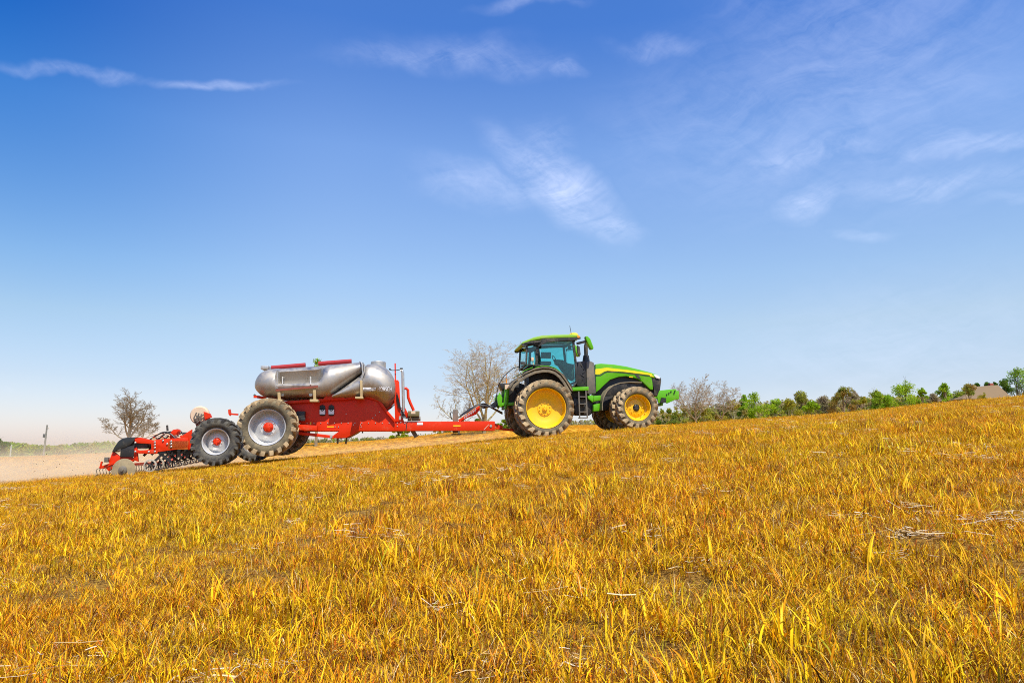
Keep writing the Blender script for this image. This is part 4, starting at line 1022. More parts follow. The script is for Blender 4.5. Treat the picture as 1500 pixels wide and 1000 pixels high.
for x, y in ((198.5, 648), (198.5, 661), (227, 647.5), (227, 651.5), (227, 655.5), (227, 661), (251, 646), (251, 650), (251, 654), (218, 661.5), (239, 645), (245, 650)): m_.lathe([(.035, -.02), (.02, -.035), (0.001, -.035)], c=B3(x, y, nw - .04), n=8)
m_.build('bolt', ZINC, bar)
m_ = MB(); m_.prism(BP([(262, 641), (281, 628.5), (281, 655), (276, 659), (274, 641)], nw), nw, nw + .08); m_.prism(BP([(246, 634), (250, 629), (256, 628), (258, 631), (254, 637), (248, 637)], nw), nw + .2, nw + .5); m_.bar(B3(252, 634, nw + .3), B3(252, 644, nw + .3), .10)
m_.bar(B3(281, 640, nw + .2), (gc.x, nw + .6, gc.z), .16, .2); m_.build('wing_bracket', RED, bar, bevel=.01)
m_ = MB(); A = B3(300, 640, -1.2); m_.bar(A, (A.x + 1.2, -.5, A.z + .05), .18, .22); m_.bar((A.x, 1.2, A.z), (A.x + 1.2, .5, A.z + .05), .18, .22); m_.bar((A.x, -2.4, A.z), (A.x, 2.4, A.z), .22, .22)
Lb = B3(262, 650, nw); m_.bar((A.x, -1.8, A.z), (Lb.x, -1.8, Lb.z), .16, .18); m_.bar((A.x, 1.8, A.z), (Lb.x, 1.8, Lb.z), .16, .18)
m_.build('linkage_frame', RED, bar, bevel=.01)
# distributor head behind the support wheel
m_ = MB(); dc = B3(293, 608, -1.5)
m_.lathe([(.001, -.10), (.28, -.10), (.32, -.05), (.32, .05), (.28, .10), (.001, .10)], c=dc, n=26); m_.build('distributor_head', CREAM, bar)
m_ = MB(); m_.prism(BP([(300, 603), (309, 606), (311, 611), (302, 614)], -1.6), -1.75, -1.6); m_.bar(B3(305, 610, -1.6), B3(300, 640, -1.5), .12); m_.build('distributor_bracket', RED, bar)
m_ = MB()
for k in range(8):
    a0 = B3(288 + (k % 4) * 3.5, 604 + k, -1.72); a1 = B3(284 + (k % 3) * 5, 612 + k, -1.75); a2 = B3(289 + k, 625, -1.6)
    m_.tube([a0, a1, a2], .026, 6)
m_.build('seed_hose', GREYM, bar)
# hoses arching over the beam
m_ = MB(); random.seed(11)
for k in range(11):
    y = nw + .15 + k * .5; x0 = 218 + (k % 3) * 6; s0 = B3(x0 + 4, 632 - (k % 2) * 2, y)
    xx = B3(200 + (k % 4) * 3, 645, nw).x; xe = B3(247, 644, nw).x; zz = B3(230, 645, nw).z
    p0 = Vector((xe + .2, y, zz)); p3 = Vector((xx + .25, y + .2, zz)); ht = random.uniform(.18, .42)
    m_.tube(interpolate_bezier(p0, p0 + Vector((-.3, 0, ht * 1.5)), p3 + Vector((.35, 0, ht)), p3, 14), .026, 6)
m_.build('seed_hose', HOSE, bar)
m_ = MB()
for k in range(9):
    y = nw + .3 + k * .6; a0 = B3(206, 641, nw); a1 = B3(270, 641, nw)
    m_.tube([Vector((a0.x, y, a0.z)), Vector((a0.x + .5, y, a0.z + .16)), Vector((a0.x + 1.0, y, a0.z + .03)), Vector((a1.x, y, a1.z))], .02, 6)
m_.build('cable_loom', CREAM, bar)
m_ = MB(); m_.tube([B3(245.5, 631, nw + .4), B3(244.8, 622.5, nw + .4)], .035, 8); m_.build('marker_rod', DARK, bar)
# dark cover at the rear end
m_ = MB(); cov_ = BP([(164, 662), (168, 654), (174, 645.5), (180, 641.5), (190, 640), (199, 640), (197, 645), (192, 651), (184, 655), (174, 658), (168, 662)], nw)
m_.prism(cov_, nw - .02, nw + .35); m_.build('rear_cover', mat('black_cover', (0.02, 0.021, 0.018), .45, dirt=(.2, .16, .09), dirt_amt=.2), bar, bevel=.02)
m_ = MB()
for y0 in (nw + .05, -nw - .1):
    m_.prism(BP([(164, 661), (168, 663), (174, 668), (190, 668), (196, 672), (194, 676), (178, 674), (168, 684), (158, 690), (154, 686), (160, 680), (158, 676)], nw), y0, y0 + .09)
m_.prism(BP([(194, 655), (200, 655), (202, 676), (196, 674)], nw), nw + .02, nw + .1)
m_.build('harrow_arm', RED, bar, bevel=.01)
m_ = MB(); m_.box(B3(189, 661, nw + .15), (.42, .3, .36)); m_.tube([B3(184, 655, nw + .1), B3(190, 664, nw + .1)], .06, 8); m_.box(B3(207, 652, nw + .2), (.5, .3, .2)); m_.build('gearbox', DARK, bar, bevel=.02)
m_ = MB(); m_.box(B3(175, 658, nw + .05), (.12, .12, .1)); m_.box(B3(156.5, 673, nw), (.12, .12, .16)); m_.build('sensor', GREYM, bar, bevel=.01)
# big soil-polished end disc
m_ = MB(); dcc = B3(181.5, 688, nw - .12); dR = BF.scale(181, 688, nw, 16.5)
m_.lathe([(dR, -.01), (dR * .98, -.025), (dR * .6, -.05), (dR * .25, -.06), (dR * .24, -.09), (.001, -.09)], c=dcc, n=48); m_.lathe([(dR, -.01), (dR * .6, -.03), (.001, -.04)], c=dcc, n=48)
m_.build('end_disc', DUSTED, bar)
m_ = MB(); m_.lathe([(.13, -.085), (.13, -.11), (.09, -.13), (.001, -.13)], c=dcc, n=20); m_.lathe([(.045, -.12), (.04, -.17), (.001, -.17)], c=dcc, n=10); m_.build('disc_hub', GREYM, bar)
# harrow tines trailing at the back
m_ = MB(); h0 = B3(146, 685, nw); h1 = B3(166, 682, nw)
for zz in (0, 1):
    hx = h0.x + zz * .42; m_.bar((hx, nw, h0.z + zz * .08), (hx, -nw, h0.z + zz * .08), .05)
m_.bar((h0.x, nw + .05, h0.z), (h1.x, nw + .05, h1.z + .1), .05, .07); m_.bar((h0.x + .0, nw + .05, h0.z), (h0.x + .03, nw + .05, h0.z + .2), .05); m_.build('harrow_frame', RED, bar)
m_ = MB()
for k in range(24):
    for zz in (0, 1):
        y = nw + k * .23; x = h0.x + zz * .42; z = h0.z + zz * .08
        m_.tube([(x, y, z), (x - .10, y, z - .06), (x - .06, y, z - .20), (x - .16, y, z - .36)], .012, 4)
m_.build('harrow_tine', mat('tine_steel', (.12, .10, .07), .6), bar)
# row units: disc opener, hanger, press wheel
def press_wheel_mesh(r):
    m_ = MB(); m_.lathe([(r * .80, -.04), (r, -.035), (r * 1.02, 0), (r, .035), (r * .80, .04)], n=26, close=True); m_.cur = 1
    for i in range(5):
        a = 2 * math.pi * i / 5; m_.bar((0, 0, 0), (r * .85 * math.cos(a), 0, r * .85 * math.sin(a)), .03, .05, up=(0, 1, 0))
    m_.lathe([(r * .25, -.05), (0.001, -.055)], n=12); return m_.mesh('press_wheel', [mat('pale_press_rubber', (.42, .38, .30), .7, dirt=(.4, .3, .17), dirt_amt=.4), DARK], smooth=35)
pwr = BF.scale(220, 683, nw, 9.2); pwm = press_wheel_mesh(pwr)
m_ = MB(); m_.lathe([(.22, 0), (.21, -.006), (0.001, -.02)], n=24); m_.lathe([(.22, 0), (.21, .006), (0.001, .02)], n=24); discm = m_.mesh('disc', DUSTED)
m_ = MB(); m_.bar((.05, 0, .62), (-.02, 0, .30), .07, .10); m_.bar((-.02, 0, .30), (.28, 0, .05), .05, .08); m_.bar((-.02, 0, .32), (-.28, 0, .02), .05, .07); m_.box((.0, 0, .40), (.22, .09, .16)); m_.tube([(.15, 0, .62), (.20, 0, .35), (.22, 0, .1)], .022, 6)
hangm = m_.mesh('hanger', DARK)
m_ = MB(); m_.tube([(-.10, .04, .60), (-.02, .04, .34)], .035, 8); m_.box((.02, 0, .56), (.14, .12, .08)); sprm = m_.mesh('hanger_spring', TAN)
m_ = MB(); m_.tube([(.0, -.03, .66), (.06, -.03, .48)], .03, 8); cylm = m_.mesh('hanger_clamp', RED)
pw0 = B3(220, 683, nw); nrow = 9
for k in range(nrow):
    y = nw + k * .68; z = pw0.z + .03 + .022 * k
    for bank in (0, 1, 2, 3):
        u = empty('row_unit', (pw0.x + .34 + (0, .42, .9, -.42)[bank], y + (0, .37, .30, .34)[bank], z + .05 + (0, .26, .22, .24)[bank])); u.parent = bar
        for nme, me in (('hanger', hangm), ('hanger_spring', sprm), ('hanger_clamp', cylm)) + ():
            o = bpy.data.objects.new(nme, me); COL.objects.link(o); o.parent = u; o.location = (.1 if nme == 'disc' else 0, .03, -.02 if nme == 'disc' else 0)
            if nme == 'disc': o.scale = (.6, 1, .6)
        if bank == 0:
            o = bpy.data.objects.new('press_wheel', pwm); COL.objects.link(o); o.parent = u; o.location = (-.34, 0, -.05); o.rotation_euler = (0, k * 1.3, 0)

# ================================================================== trees and everything beyond the field
def leaf_mat(name, cols, trans=0.25):
    m_ = bpy.data.materials.new(name); m_.use_nodes = True; t = NT(m_.node_tree); t.n.clear()
    at = t.new('ShaderNodeAttribute'); at.attribute_name = 'Col'
    d = t.new('ShaderNodeBsdfDiffuse'); t.l.new(at.outputs['Color'], d.inputs[0]); tr = t.new('ShaderNodeBsdfTranslucent'); t.l.new(at.outputs['Color'], tr.inputs[0])
    x = t.new('ShaderNodeMixShader'); x.inputs[0].default_value = trans; t.l.new(d.outputs[0], x.inputs[1]); t.l.new(tr.outputs[0], x.inputs[2])
    o = t.new('ShaderNodeOutputMaterial'); t.l.new(x.outputs[0], o.inputs[0]); return m_
LEAF = leaf_mat('spring_foliage', None, 0.5)
BARK = mat('bark', (0.24, 0.18, 0.11), .9, dirt=(0.20, 0.19, 0.09), dirt_amt=.4, dscale=3, var=.25)
BARK2 = mat('pale_twig_bark', (0.40, 0.35, 0.27), .9, dirt=(0.30, 0.27, 0.14), dirt_amt=.3, dscale=3, var=.2)
BARK3 = mat('olive_bark', (0.38, 0.32, 0.17), .9, dirt=(0.34, 0.34, 0.14), dirt_amt=.5, dscale=2, var=.2)
def leaves(rng, centers, radii, n, size, cols, up=0.3):
    """n leaf quads spread through clumps; a quad is a small spray of leaves"""
    centers = np.asarray(centers); radii = np.asarray(radii); w = radii ** 2.2
    ci = rng.choice(len(centers), n, p=w / w.sum())
    d = rng.normal(0, 1, (n, 3)); d /= np.linalg.norm(d, axis=1)[:, None]
    r = rng.random(n) ** 0.45
    P = centers[ci] + d * (radii[ci] * r)[:, None] * np.array([1, 1, .85])
    nr = d * .6 + rng.normal(0, .8, (n, 3)) + np.array([0, 0, up]); nr /= np.linalg.norm(nr, axis=1)[:, None]
    a = np.cross(nr, rng.normal(0, 1, (n, 3))); a /= np.linalg.norm(a, axis=1)[:, None]; b = np.cross(nr, a)
    s = size * rng.uniform(.5, 1.25, n)[:, None]
    V = np.stack([P - a * s, P - b * s * .55, P + a * s, P + b * s * .55], 1)
    cols = np.asarray(cols); cc = cols[rng.integers(0, len(cols), len(centers))][ci] * .6 + cols[rng.integers(0, len(cols), n)] * .4
    cc = cc * rng.uniform(.85, 1.6, (n, 1))
    return V.reshape(-1, 3), np.arange(n * 4).reshape(-1, 4), np.repeat(cc, 4, 0)
def grow(rng, h, r0, depth, spread, up, n0=1, lean=0.0, first=.22, ratio=.72, gnarl=.16, kids=(2, 3), minr=.006):
    """branch skeleton: list of (p0, p1, r0, r1, level) ; tips"""
    segs, tips = [], []
    def branch(p, d, L, r, lv):
        ns = 3 if lv > 1 else 4; q = p
        for i in range(ns):
            d = (d + Vector(rng.normal(0, gnarl, 3)) + Vector((0, 0, up * .12))).normalized()
            e = q + d * (L / ns); r2 = r * (1 - .32 / ns * 1.2)
            segs.append((q, e, r, r2, lv)); q = e; r = r2
            if lv < depth and lv > 0 and i < ns - 1 and rng.random() < .65:
                dd = (d + Vector(rng.normal(0, 1, 3)).normalized() * spread * 1.1).normalized()
                branch(q, dd, L * ratio * rng.uniform(.5, .85), r * .5, lv + 1)
        if lv >= depth or r < minr: tips.append(q); return
        k = rng.integers(kids[0], kids[1] + 1)
        for i in range(k):
            az = rng.uniform(0, 6.28) if k < 2 else 6.28 * i / k + rng.uniform(-.6, .6)
            o = d.orthogonal().normalized(); o2 = d.cross(o)
            sp = spread * rng.uniform(.5, 1.15)
            dd = (d + (o * math.cos(az) + o2 * math.sin(az)) * sp).normalized()
            branch(q, dd, L * ratio * rng.uniform(.8, 1.15), r * (.72 if i == 0 else .6), lv + 1)
    for i in range(n0):
        a = 6.28 * i / max(n0, 1) + .5; d = Vector((math.cos(a) * lean, math.sin(a) * lean, 1)).normalized()
        branch(Vector((math.cos(a) * .12 * (n0 > 1), math.sin(a) * .12 * (n0 > 1), -.1)), d, h * first, r0, 0)
    return segs, tips
def grow2(rng, starts, depth=3, shoots=(11, 8, 6, 4), lens=(.50, .48, .5, .5), ang=(.85, .8, .8, .8), gnarl=(.07, .11, .16, .2), up=(.10, .10, .05, 0), bare=.22):
    """limbs that run their whole length and throw side shoots all along; starts: (point, direction, length, radius)"""
    segs, tips = [], []
    def limb(p, d, L, r, lv):
        ns = (10, 7, 5, 3, 2)[lv]; q = p; n_sh = shoots[lv] if lv < len(shoots) else 0; nodes = []
        for i in range(ns):
            d = (d + Vector(rng.normal(0, gnarl[min(lv, 3)], 3)) + Vector((0, 0, up[min(lv, 3)]))).normalized()
            e = q + d * (L / ns); r2 = r * (1 - .85 * (i + 1) / ns) + .004; r1 = r * (1 - .85 * i / ns) + .004
            segs.append((q, e, r1, r2, lv)); nodes.append((q, e, d, r1)); q = e
        tips.append(q)
        if lv >= depth: return
        for k in range(n_sh):
            f = (bare if lv == 0 else .12) + (1 - (bare if lv == 0 else .12)) * (k + rng.random()) / n_sh
            j = min(int(f * ns), ns - 1); a, b, dd, rr = nodes[j]; pt = a.lerp(b, f * ns - j)
            o = dd.orthogonal().normalized(); o2 = dd.cross(o); az = k * 2.4 + rng.uniform(-.5, .5)
            nd = (dd + (o * math.cos(az) + o2 * math.sin(az)) * ang[lv] * rng.uniform(.7, 1.4)).normalized()
            limb(pt, nd, L * lens[lv] * (1.02 - .5 * f) * rng.uniform(.7, 1.2), rr * .55, lv + 1)
    for p, d, L, r in starts: limb(Vector(p), Vector(d).normalized(), L, r, 0)
    return segs, tips
def segs_mesh(name, segs, m_, lv0, lv1, n=3, rmin=0.0):
    V, F = [], []
    for p, e, r, r2, lv in segs:
        if not (lv0 <= lv <= lv1): continue
        k = 6 if lv == 0 else (4 if lv == 1 else n); d = (e - p).normalized(); u = d.orthogonal().normalized(); w = d.cross(u); o = len(V)
        for c_, rr in ((p, max(r, rmin)), (e, max(r2, rmin))):
            for i in range(k): a = 2 * math.pi * i / k; V.append(c_ + u * math.cos(a) * rr + w * math.sin(a) * rr)
        for i in range(k): F.append((o + i, o + (i + 1) % k, o + k + (i + 1) % k, o + k + i))
    return np_mesh(name, [tuple(v) for v in V], F, mats=[m_], smooth=True)
def at(px, D): return ((px - 750) / 1000 * D / math.cos(PITCH) * (math.cos(PITCH)), D)
def ground_at(px, D):
    """world point on the terrain in direction px at distance D"""
    x = (px - 750) / 1000 * D * 1.0
    return Vector((x, D, tz(x, D)))
def top_h(px, py, D):
    d = pix_dir(px, py); z = CAM_Z + d.z / d.y * D; return z - tz((px - 750) / 1000 * D, D)
def link(name, me, parent=None, rz=0):
    o = bpy.data.objects.new(name, me); COL.objects.link(o)
    if parent: o.parent = parent
    o.rotation_euler.z = rz; return o
def bare_tree(px, py, D, wpx, label, seed, starts, bark=BARK, twigbark=None, twig=.012, buds=None, group=None, **kw):
    rng = np.random.default_rng(seed); H = top_h(px, py, D); g = ground_at(px, D)
    segs, tips = grow2(rng, starts, **kw)
    zs = max(t_.z for t_ in tips); xs = np.array([t_.x for t_ in tips]); lo, hi = np.percentile(xs, 1.5), np.percentile(xs, 98.5)
    kz = H / zs; kx = (wpx / 1000 * D) / (hi - lo)
    segs = [(Vector((p.x * kx, p.y * kx, p.z * kz)), Vector((e.x * kx, e.y * kx, e.z * kz)), r * kz, r2 * kz, lv) for p, e, r, r2, lv in segs]
    t = tag(empty('bare_tree', g), label, 'tree', group)
    link('trunk', segs_mesh('trunk', segs, bark, 0, 1, rmin=twig * 1.4), t)
    link('crown', segs_mesh('crown', segs, twigbark or bark, 2, 99, rmin=twig), t)
    if buds:
        tp = np.array([(q.x * kx, q.y * kx, q.z * kz) for q in tips]); v, f, c = leaves(rng, tp, np.full(len(tp), .22), int(len(tp) * buds[2]), buds[1], buds[0])
        link('buds', np_mesh('buds', v, f, cols=c, mats=[LEAF]), t)
    return t
def leafy(name, px, py, D, wpx, label, cat, seed, cols, n=2600, size=.16, hfrac=0.0, clumps=26, trunk=True, group=None, spiky=0.12):
    rng = np.random.default_rng(seed); H = top_h(px, py, D); g = ground_at(px, D); W = wpx / 1000 * D / 2
    z0 = H * hfrac; C_, Rr_ = [], []
    belly = rng.uniform(.4, .65)
    for i in range(clumps):
        a = rng.uniform(0, 6.28); u = rng.random() ** .9
        prof = (1 - max(0, (u - belly) / (1 - belly)) ** 2.3) if u > belly else (.72 + .28 * u / belly if hfrac < .1 else .35 + .65 * u / belly)
        rr = prof * W * math.sqrt(rng.random()) * .86; cr = min(W, (H - z0) * .5) * rng.uniform(.16, .36)
        if not trunk and i % 3 == 2: u = rng.uniform(0, .25); rr = W * rng.uniform(.2, .75); cr *= 1.2
        if i == 0: rr, u, cr = 0, .9, cr * 1.1
        if i == 1: rr, u = W * .1, .8
        C_.append((math.cos(a) * rr, math.sin(a) * rr, max(z0 + u * (H - z0) - cr * .5, cr * .2))); Rr_.append(cr)
        if rng.random() < spiky:      # a leading shoot standing out of the outline
            C_.append((math.cos(a) * rr * 1.12, math.sin(a) * rr * 1.12, C_[-1][2] + cr * .9)); Rr_.append(cr * .42)
    C_ = np.array(C_); topz = max(c[2] + r_ * .9 for c, r_ in zip(C_, Rr_)); C_[:, 2] *= (H / topz)
    v, f, c = leaves(rng, C_, np.array(Rr_), n, size, cols)
    t = tag(empty(name, g), label, cat, group); segs = []
    tr_r = max(.05, H * .02)
    if trunk: segs.append((Vector((0, 0, -.2)), Vector((0, 0, H * .8)), tr_r, tr_r * .3, 0))
    for cc in C_[:]:
        b = Vector((0, 0, max(H * .12, cc[2] * .45) if trunk else -.1)); e = Vector(cc); mid = (b + e) / 2 + Vector((0, 0, -.06 * H * rng.random()))
        segs.append((b, mid, tr_r * .4, tr_r * .28, 1)); segs.append((mid, e, tr_r * .28, tr_r * .1, 1))
        for _ in range(3): segs.append((e, e + Vector(rng.normal(0, 1, 3)).normalized() * W * .3, tr_r * .1, .012, 2))
    link('trunk' if trunk else 'stems', segs_mesh('trunk', segs, BARK3 if not trunk else BARK, 0, 9), t)
    link('crown', np_mesh('crown', v, f, cols=c, mats=[LEAF]), t)
    return t
SPR = [(0.24, 0.38, 0.02), (0.32, 0.46, 0.03), (0.17, 0.30, 0.02)]          # fresh spring green
OLV = [(0.30, 0.31, 0.03), (0.36, 0.31, 0.04), (0.20, 0.23, 0.03)]          # olive
DKG = [(0.05, 0.12, 0.015), (0.08, 0.17, 0.02), (0.13, 0.19, 0.03)]        # dark green
BRN = [(0.34, 0.25, 0.07), (0.28, 0.20, 0.06), (0.32, 0.30, 0.06)]          # budding brown
ORG = [(0.34, 0.20, 0.06), (0.22, 0.22, 0.04), (0.16, 0.24, 0.03)]
BRT = [(0.27, 0.40, 0.015), (0.36, 0.47, 0.03), (0.17, 0.29, 0.015)]
GRY = [(0.34, 0.26, 0.17), (0.38, 0.30, 0.20), (0.28, 0.25, 0.12)]
PNK = [(0.60, 0.48, 0.36), (0.52, 0.44, 0.30), (0.48, 0.46, 0.18)]

# ---- left side
leafy('round_tree', 2, 638, 128, 40, 'round dark green tree at the far left edge of the field', 'tree', 1, [(0.07, 0.16, 0.01), (0.10, 0.20, 0.015)], n=5200, size=.16, hfrac=.12, clumps=34, spiky=.1)
bare_tree(194, 567, 108, 76, 'tall bare tree with a thick trunk rising behind the black toolbar cover', 52, [((0, 0, -.1), (.03, 0, 1), 10, .34), ((0, 0, 2.4), (-.45, .1, 1), 6.6, .17), ((0, 0, 2.2), (.45, -.1, 1), 6.2, .17), ((0, 0, 2.6), (0, .5, 1), 6.4, .14), ((0, 0, 1.8), (-1, .1, .45), 5.0, .15), ((0, 0, 2.0), (1, 0, .5), 4.4, .13), ((0, 0, 2.6), (-.1, -.5, 1), 6.4, .14)], BARK, twig=.013, shoots=(10, 7, 5, 3), lens=(.40, .5, .5, .5), bare=.3, depth=4, buds=([(0.36, 0.30, 0.15), (0.38, 0.28, 0.19)], .04, .4))
bare_tree(216, 592, 112, 40, 'smaller bare tree just right of the tall one behind the toolbar hoses', 22, [((0, 0, -.1), (.02, 0, 1), 10, .24), ((0, 0, 3), (.7, .2, .8), 4.5, .13), ((0, 0, 3.4), (-.7, .2, .8), 4.2, .13)], BARK, twig=.015, shoots=(9, 6, 5, 3), bare=.32, depth=4, gnarl=(.08, .15, .2, .25), buds=([(0.28, 0.24, 0.12), (0.30, 0.22, 0.15)], .05, .5))
# ---- behind the tank and under the drawbar
leafy('young_tree', 466, 524, 95, 42, 'leafy green tree whose top shows above the steel tank', 'tree', 3, BRT, n=1500, size=.17, hfrac=.45)
leafy('rounded_bush', 589, 620, 108, 36, 'rounded yellow green bush seen under the drawbar near the fan box', 'bush', 4, BRT + OLV, n=4200, size=.15, trunk=False)
leafy('rounded_bush', 652, 618, 108, 54, 'pale olive bush seen under the drawbar beside the jack foot', 'bush', 5, OLV, n=4200, size=.15, trunk=False)
leafy('rounded_bush', 700, 613, 100, 52, 'low green bush at the foot of the large bare tree', 'bush', 6, OLV + DKG, n=2200, size=.18, trunk=False)
leafy('rounded_bush', 740, 614, 96, 26, 'small bright green bush behind the tractor hitch', 'bush', 7, BRT, n=1400, size=.16, trunk=False)
bare_tree(710, 497, 88, 128, 'large bare pale tree with many upright limbs behind the tractor', 45, [((0, 0, -.1), (.02, 0, 1), 10, .20), ((0, 0, 1.2), (-.16, .1, 1), 8.6, .15), ((0, 0, .9), (.20, -.1, 1), 8.8, .15), ((0, 0, 1.0), (-.55, 0, 1), 8.0, .14), ((0, 0, 1.2), (.62, .2, 1), 7.6, .13), ((0, 0, 2), (-.2, -.5, 1), 7, .12), ((0, 0, 2), (.1, .5, 1), 7, .12)], BARK3, BARK2, twig=.010, shoots=(11, 7, 5, 3), lens=(.42, .5, .5, .5), bare=.28, depth=4, buds=(PNK, .04, .5))
bare_tree(672, 566, 90, 66, 'small bare tree standing left of the large pale one above the drawbar', 32, [((0, 0, -.1), (.06, 0, 1), 10, .26), ((0, 0, 3), (-1, 0, .55), 7.5, .15), ((0, 0, 2.6), (.8, 0, .6), 6, .14), ((0, 0, 4), (-.5, .3, .8), 6, .13)], BARK3, BARK2, twig=.010, shoots=(9, 6, 4, 2), bare=.2, depth=4, gnarl=(.12, .14, .2, .2), buds=(PNK, .04, .6))
bare_tree(756, 518, 92, 66, 'pale budding tree half hidden by the tractor rear fender', 33, [((0, 0, -.1), (-.05, 0, 1), 10, .20), ((0, 0, 2), (-.55, 0, 1), 8, .13), ((0, 0, 2), (.5, 0, 1), 7.6, .13), ((0, 0, 2), (0, .5, 1), 7, .12)], BARK3, BARK2, twig=.010, shoots=(9, 6, 4, 2), lens=(.42, .5, .5, .5), bare=.2, depth=4, buds=([(0.42, 0.38, 0.12), (0.42, 0.35, 0.24)], .05, 1.0))
# ---- hedge line to the right of the tractor
HG = 'trees and bushes along the far field edge'

bare_tree(1018, 549, 104, 60, 'wide bare tree rising just right of the tractor front hitch', 41, [((0, 0, -.1), (.05, 0, 1), 10, .20), ((0, 0, .8), (-.55, 0, 1), 8.8, .15), ((0, 0, .8), (.5, 0, 1), 8.4, .14), ((0, 0, 1.2), (0, .5, 1), 8, .12), ((0, 0, 1.2), (-.9, 0, .8), 7, .11)], BARK, BARK2, twig=.012, shoots=(11, 8, 6, 3), lens=(.42, .5, .5, .5), bare=.2, depth=4, group=HG)
bare_tree(1054, 557, 108, 54, 'thinner bare tree rising from the olive hedge beside the wide bare tree', 42, [((0, 0, -.1), (.05, 0, 1), 10, .16), ((0, 0, 1.5), (-.5, 0, 1), 8, .12), ((0, 0, 1.5), (.6, 0, 1), 8, .12), ((0, 0, 2), (.1, .5, 1), 7, .11)], BARK, BARK2, twig=.011, shoots=(11, 8, 6, 3), lens=(.42, .5, .5, .5), bare=.2, depth=4, group=HG)
rows = [
 (978, 597, 36, 'dark glossy bush closest to the tractor front wheel', DKG + OLV, 'bush', 50),
 (1000, 592, 34, 'olive bush under the wide bare tree', OLV, 'bush', 51),
 (1024, 588, 40, 'brown olive bush between the two bare trees', BRN + OLV, 'bush', 52),
 (1052, 590, 36, 'dark green bush under the thinner bare tree', DKG + OLV, 'bush', 53),
 (1074, 583, 34, 'tall olive bush left of the bright green one', OLV + BRN, 'bush', 54),
 (1089, 577, 16, 'narrow green sapling touching the bright green bush', SPR, 'tree', 55),
 (1107, 573, 36, 'broad bright green bush, the brightest of the hedge', BRT, 'bush', 56),
 (1133, 583, 34, 'olive green bush right of the bright green bush', OLV + SPR, 'bush', 57),
 (1155, 582, 28, 'low yellowish bush before the round brown tree', OLV, 'bush', 58),
 (1173, 571, 32, 'round brown topped tree in the middle of the hedge', BRN + OLV, 'tree', 59),
 (1187, 586, 26, 'low bright bush at the foot of the brown tree', BRT, 'bush', 60),
 (1206, 578, 34, 'grey purple bush not yet in leaf', GRY, 'bush', 61),
 (1222, 579, 22, 'dull brown bush left of the orange tinted tree', BRN, 'bush', 62),
 (1235, 564, 26, 'orange tinted tree budding above the hedge', ORG, 'tree', 63),
 (1251, 571, 22, 'thin greyish tree right of the orange tinted one', GRY, 'tree', 64),
 (1264, 580, 18, 'small olive bush beside a gap in the hedge', OLV, 'bush', 65),
 (1283, 570, 34, 'rounded green tree left of the spiky bright tree', SPR + OLV, 'tree', 66),
 (1302, 579, 18, 'low green bush against the spiky bright tree', SPR, 'bush', 67),
 (1325, 556, 46, 'spiky bright green tree, tallest along the middle right', BRT, 'tree', 68),
 (1351, 568, 13, 'slim upright green tree by itself', SPR, 'tree', 69),
 (1367, 575, 20, 'faint grey shrub in the gap before the house', GRY, 'bush', 70),
 (1385, 560, 24, 'pointed green tree left of the bushes by the house', SPR, 'tree', 71),
 (1403, 570, 26, 'green bush left of the brown roof', SPR + OLV, 'bush', 72),
 (1419, 561, 26, 'olive tree touching the left end of the brown roof', OLV + ORG, 'tree', 73)]
for i, (px, py, w, lab, cols, cat, sd_) in enumerate(rows):
    D = 112 + (i * 7) % 13
    leafy('hedge_tree' if cat == 'tree' else 'hedge_bush', px, py, D, w * 1.55, lab, cat, sd_, cols, n=4200 if w < 30 else 6800, size=.14, hfrac=0, clumps=26 if w < 30 else 36, trunk=cat == 'tree', group=HG)
for px, py, w, lab, cols, sd_ in ((1433, 560, 16, 'small dark conifer peeping over the left of the roof', DKG, 80), (1447, 559, 16, 'small dark conifer peeping over the middle of the roof', DKG, 81),
                                  (1459, 559, 14, 'small dark conifer peeping over the right of the roof', DKG, 82), (1472, 553, 24, 'dark spreading tree right behind the roof', DKG, 83),
                                  (1490, 537, 36, 'tall dark green tree near the right edge', DKG + SPR, 84), (1508, 537, 30, 'dark green tree cut by the right edge', DKG + SPR, 85)):
    leafy('garden_tree', px, py, 138, w * 1.45, lab, 'tree', sd_, cols, n=4200, size=.15, hfrac=.05, clumps=28, group='dark trees around the house')
leafy('hedge_bush', 1441, 574, 104, 14, 'tiny green bush in front of the brown roof', 'bush', 86, OLV, n=500, size=.14, trunk=False)
# ---- house
hp = ground_at(1447, 124); hs_ = tag(empty('house', hp), 'low house showing only its brown hipped roof over the field', 'house')
def HP(px, py, D): d = pix_dir(px, py); return CAMV + d * (D / d.y) - hp
ROOFM = mat('brown_shingles', (0.19, 0.125, 0.06), .9, dscale=1.5, var=.2, bump=.5, bscale=6)
WALLM = mat('tan_siding', (0.40, 0.34, 0.26), .8)
e0 = HP(1409, 584, 120); e1 = HP(1484, 579, 120); r0_ = HP(1428, 566, 124); r1_ = HP(1463, 563, 124)
zb = min(e0.z, e1.z); zr = r0_.z
m_ = MB(); dy = 8.5
vs = [(e0.x, e0.y, zb), (e1.x, e0.y, zb), (e1.x, e0.y + dy, zb), (e0.x, e0.y + dy, zb), (r0_.x, e0.y + dy / 2, zr), (r1_.x, e0.y + dy / 2, zr + .3)]
m_.add(vs, [(0, 1, 5, 4), (1, 2, 5), (2, 3, 4, 5), (3, 0, 4), (0, 3, 2, 1)]); m_.build('roof', ROOFM, hs_, smooth=0)
m_ = MB(); m_.box(((e0.x + e1.x) / 2, e0.y + dy / 2, zb / 2 - .3), (e1.x - e0.x - .8, dy - .8, zb + .6 if zb > .5 else 1.2)); m_.build('wall', WALLM, hs_, smooth=0)
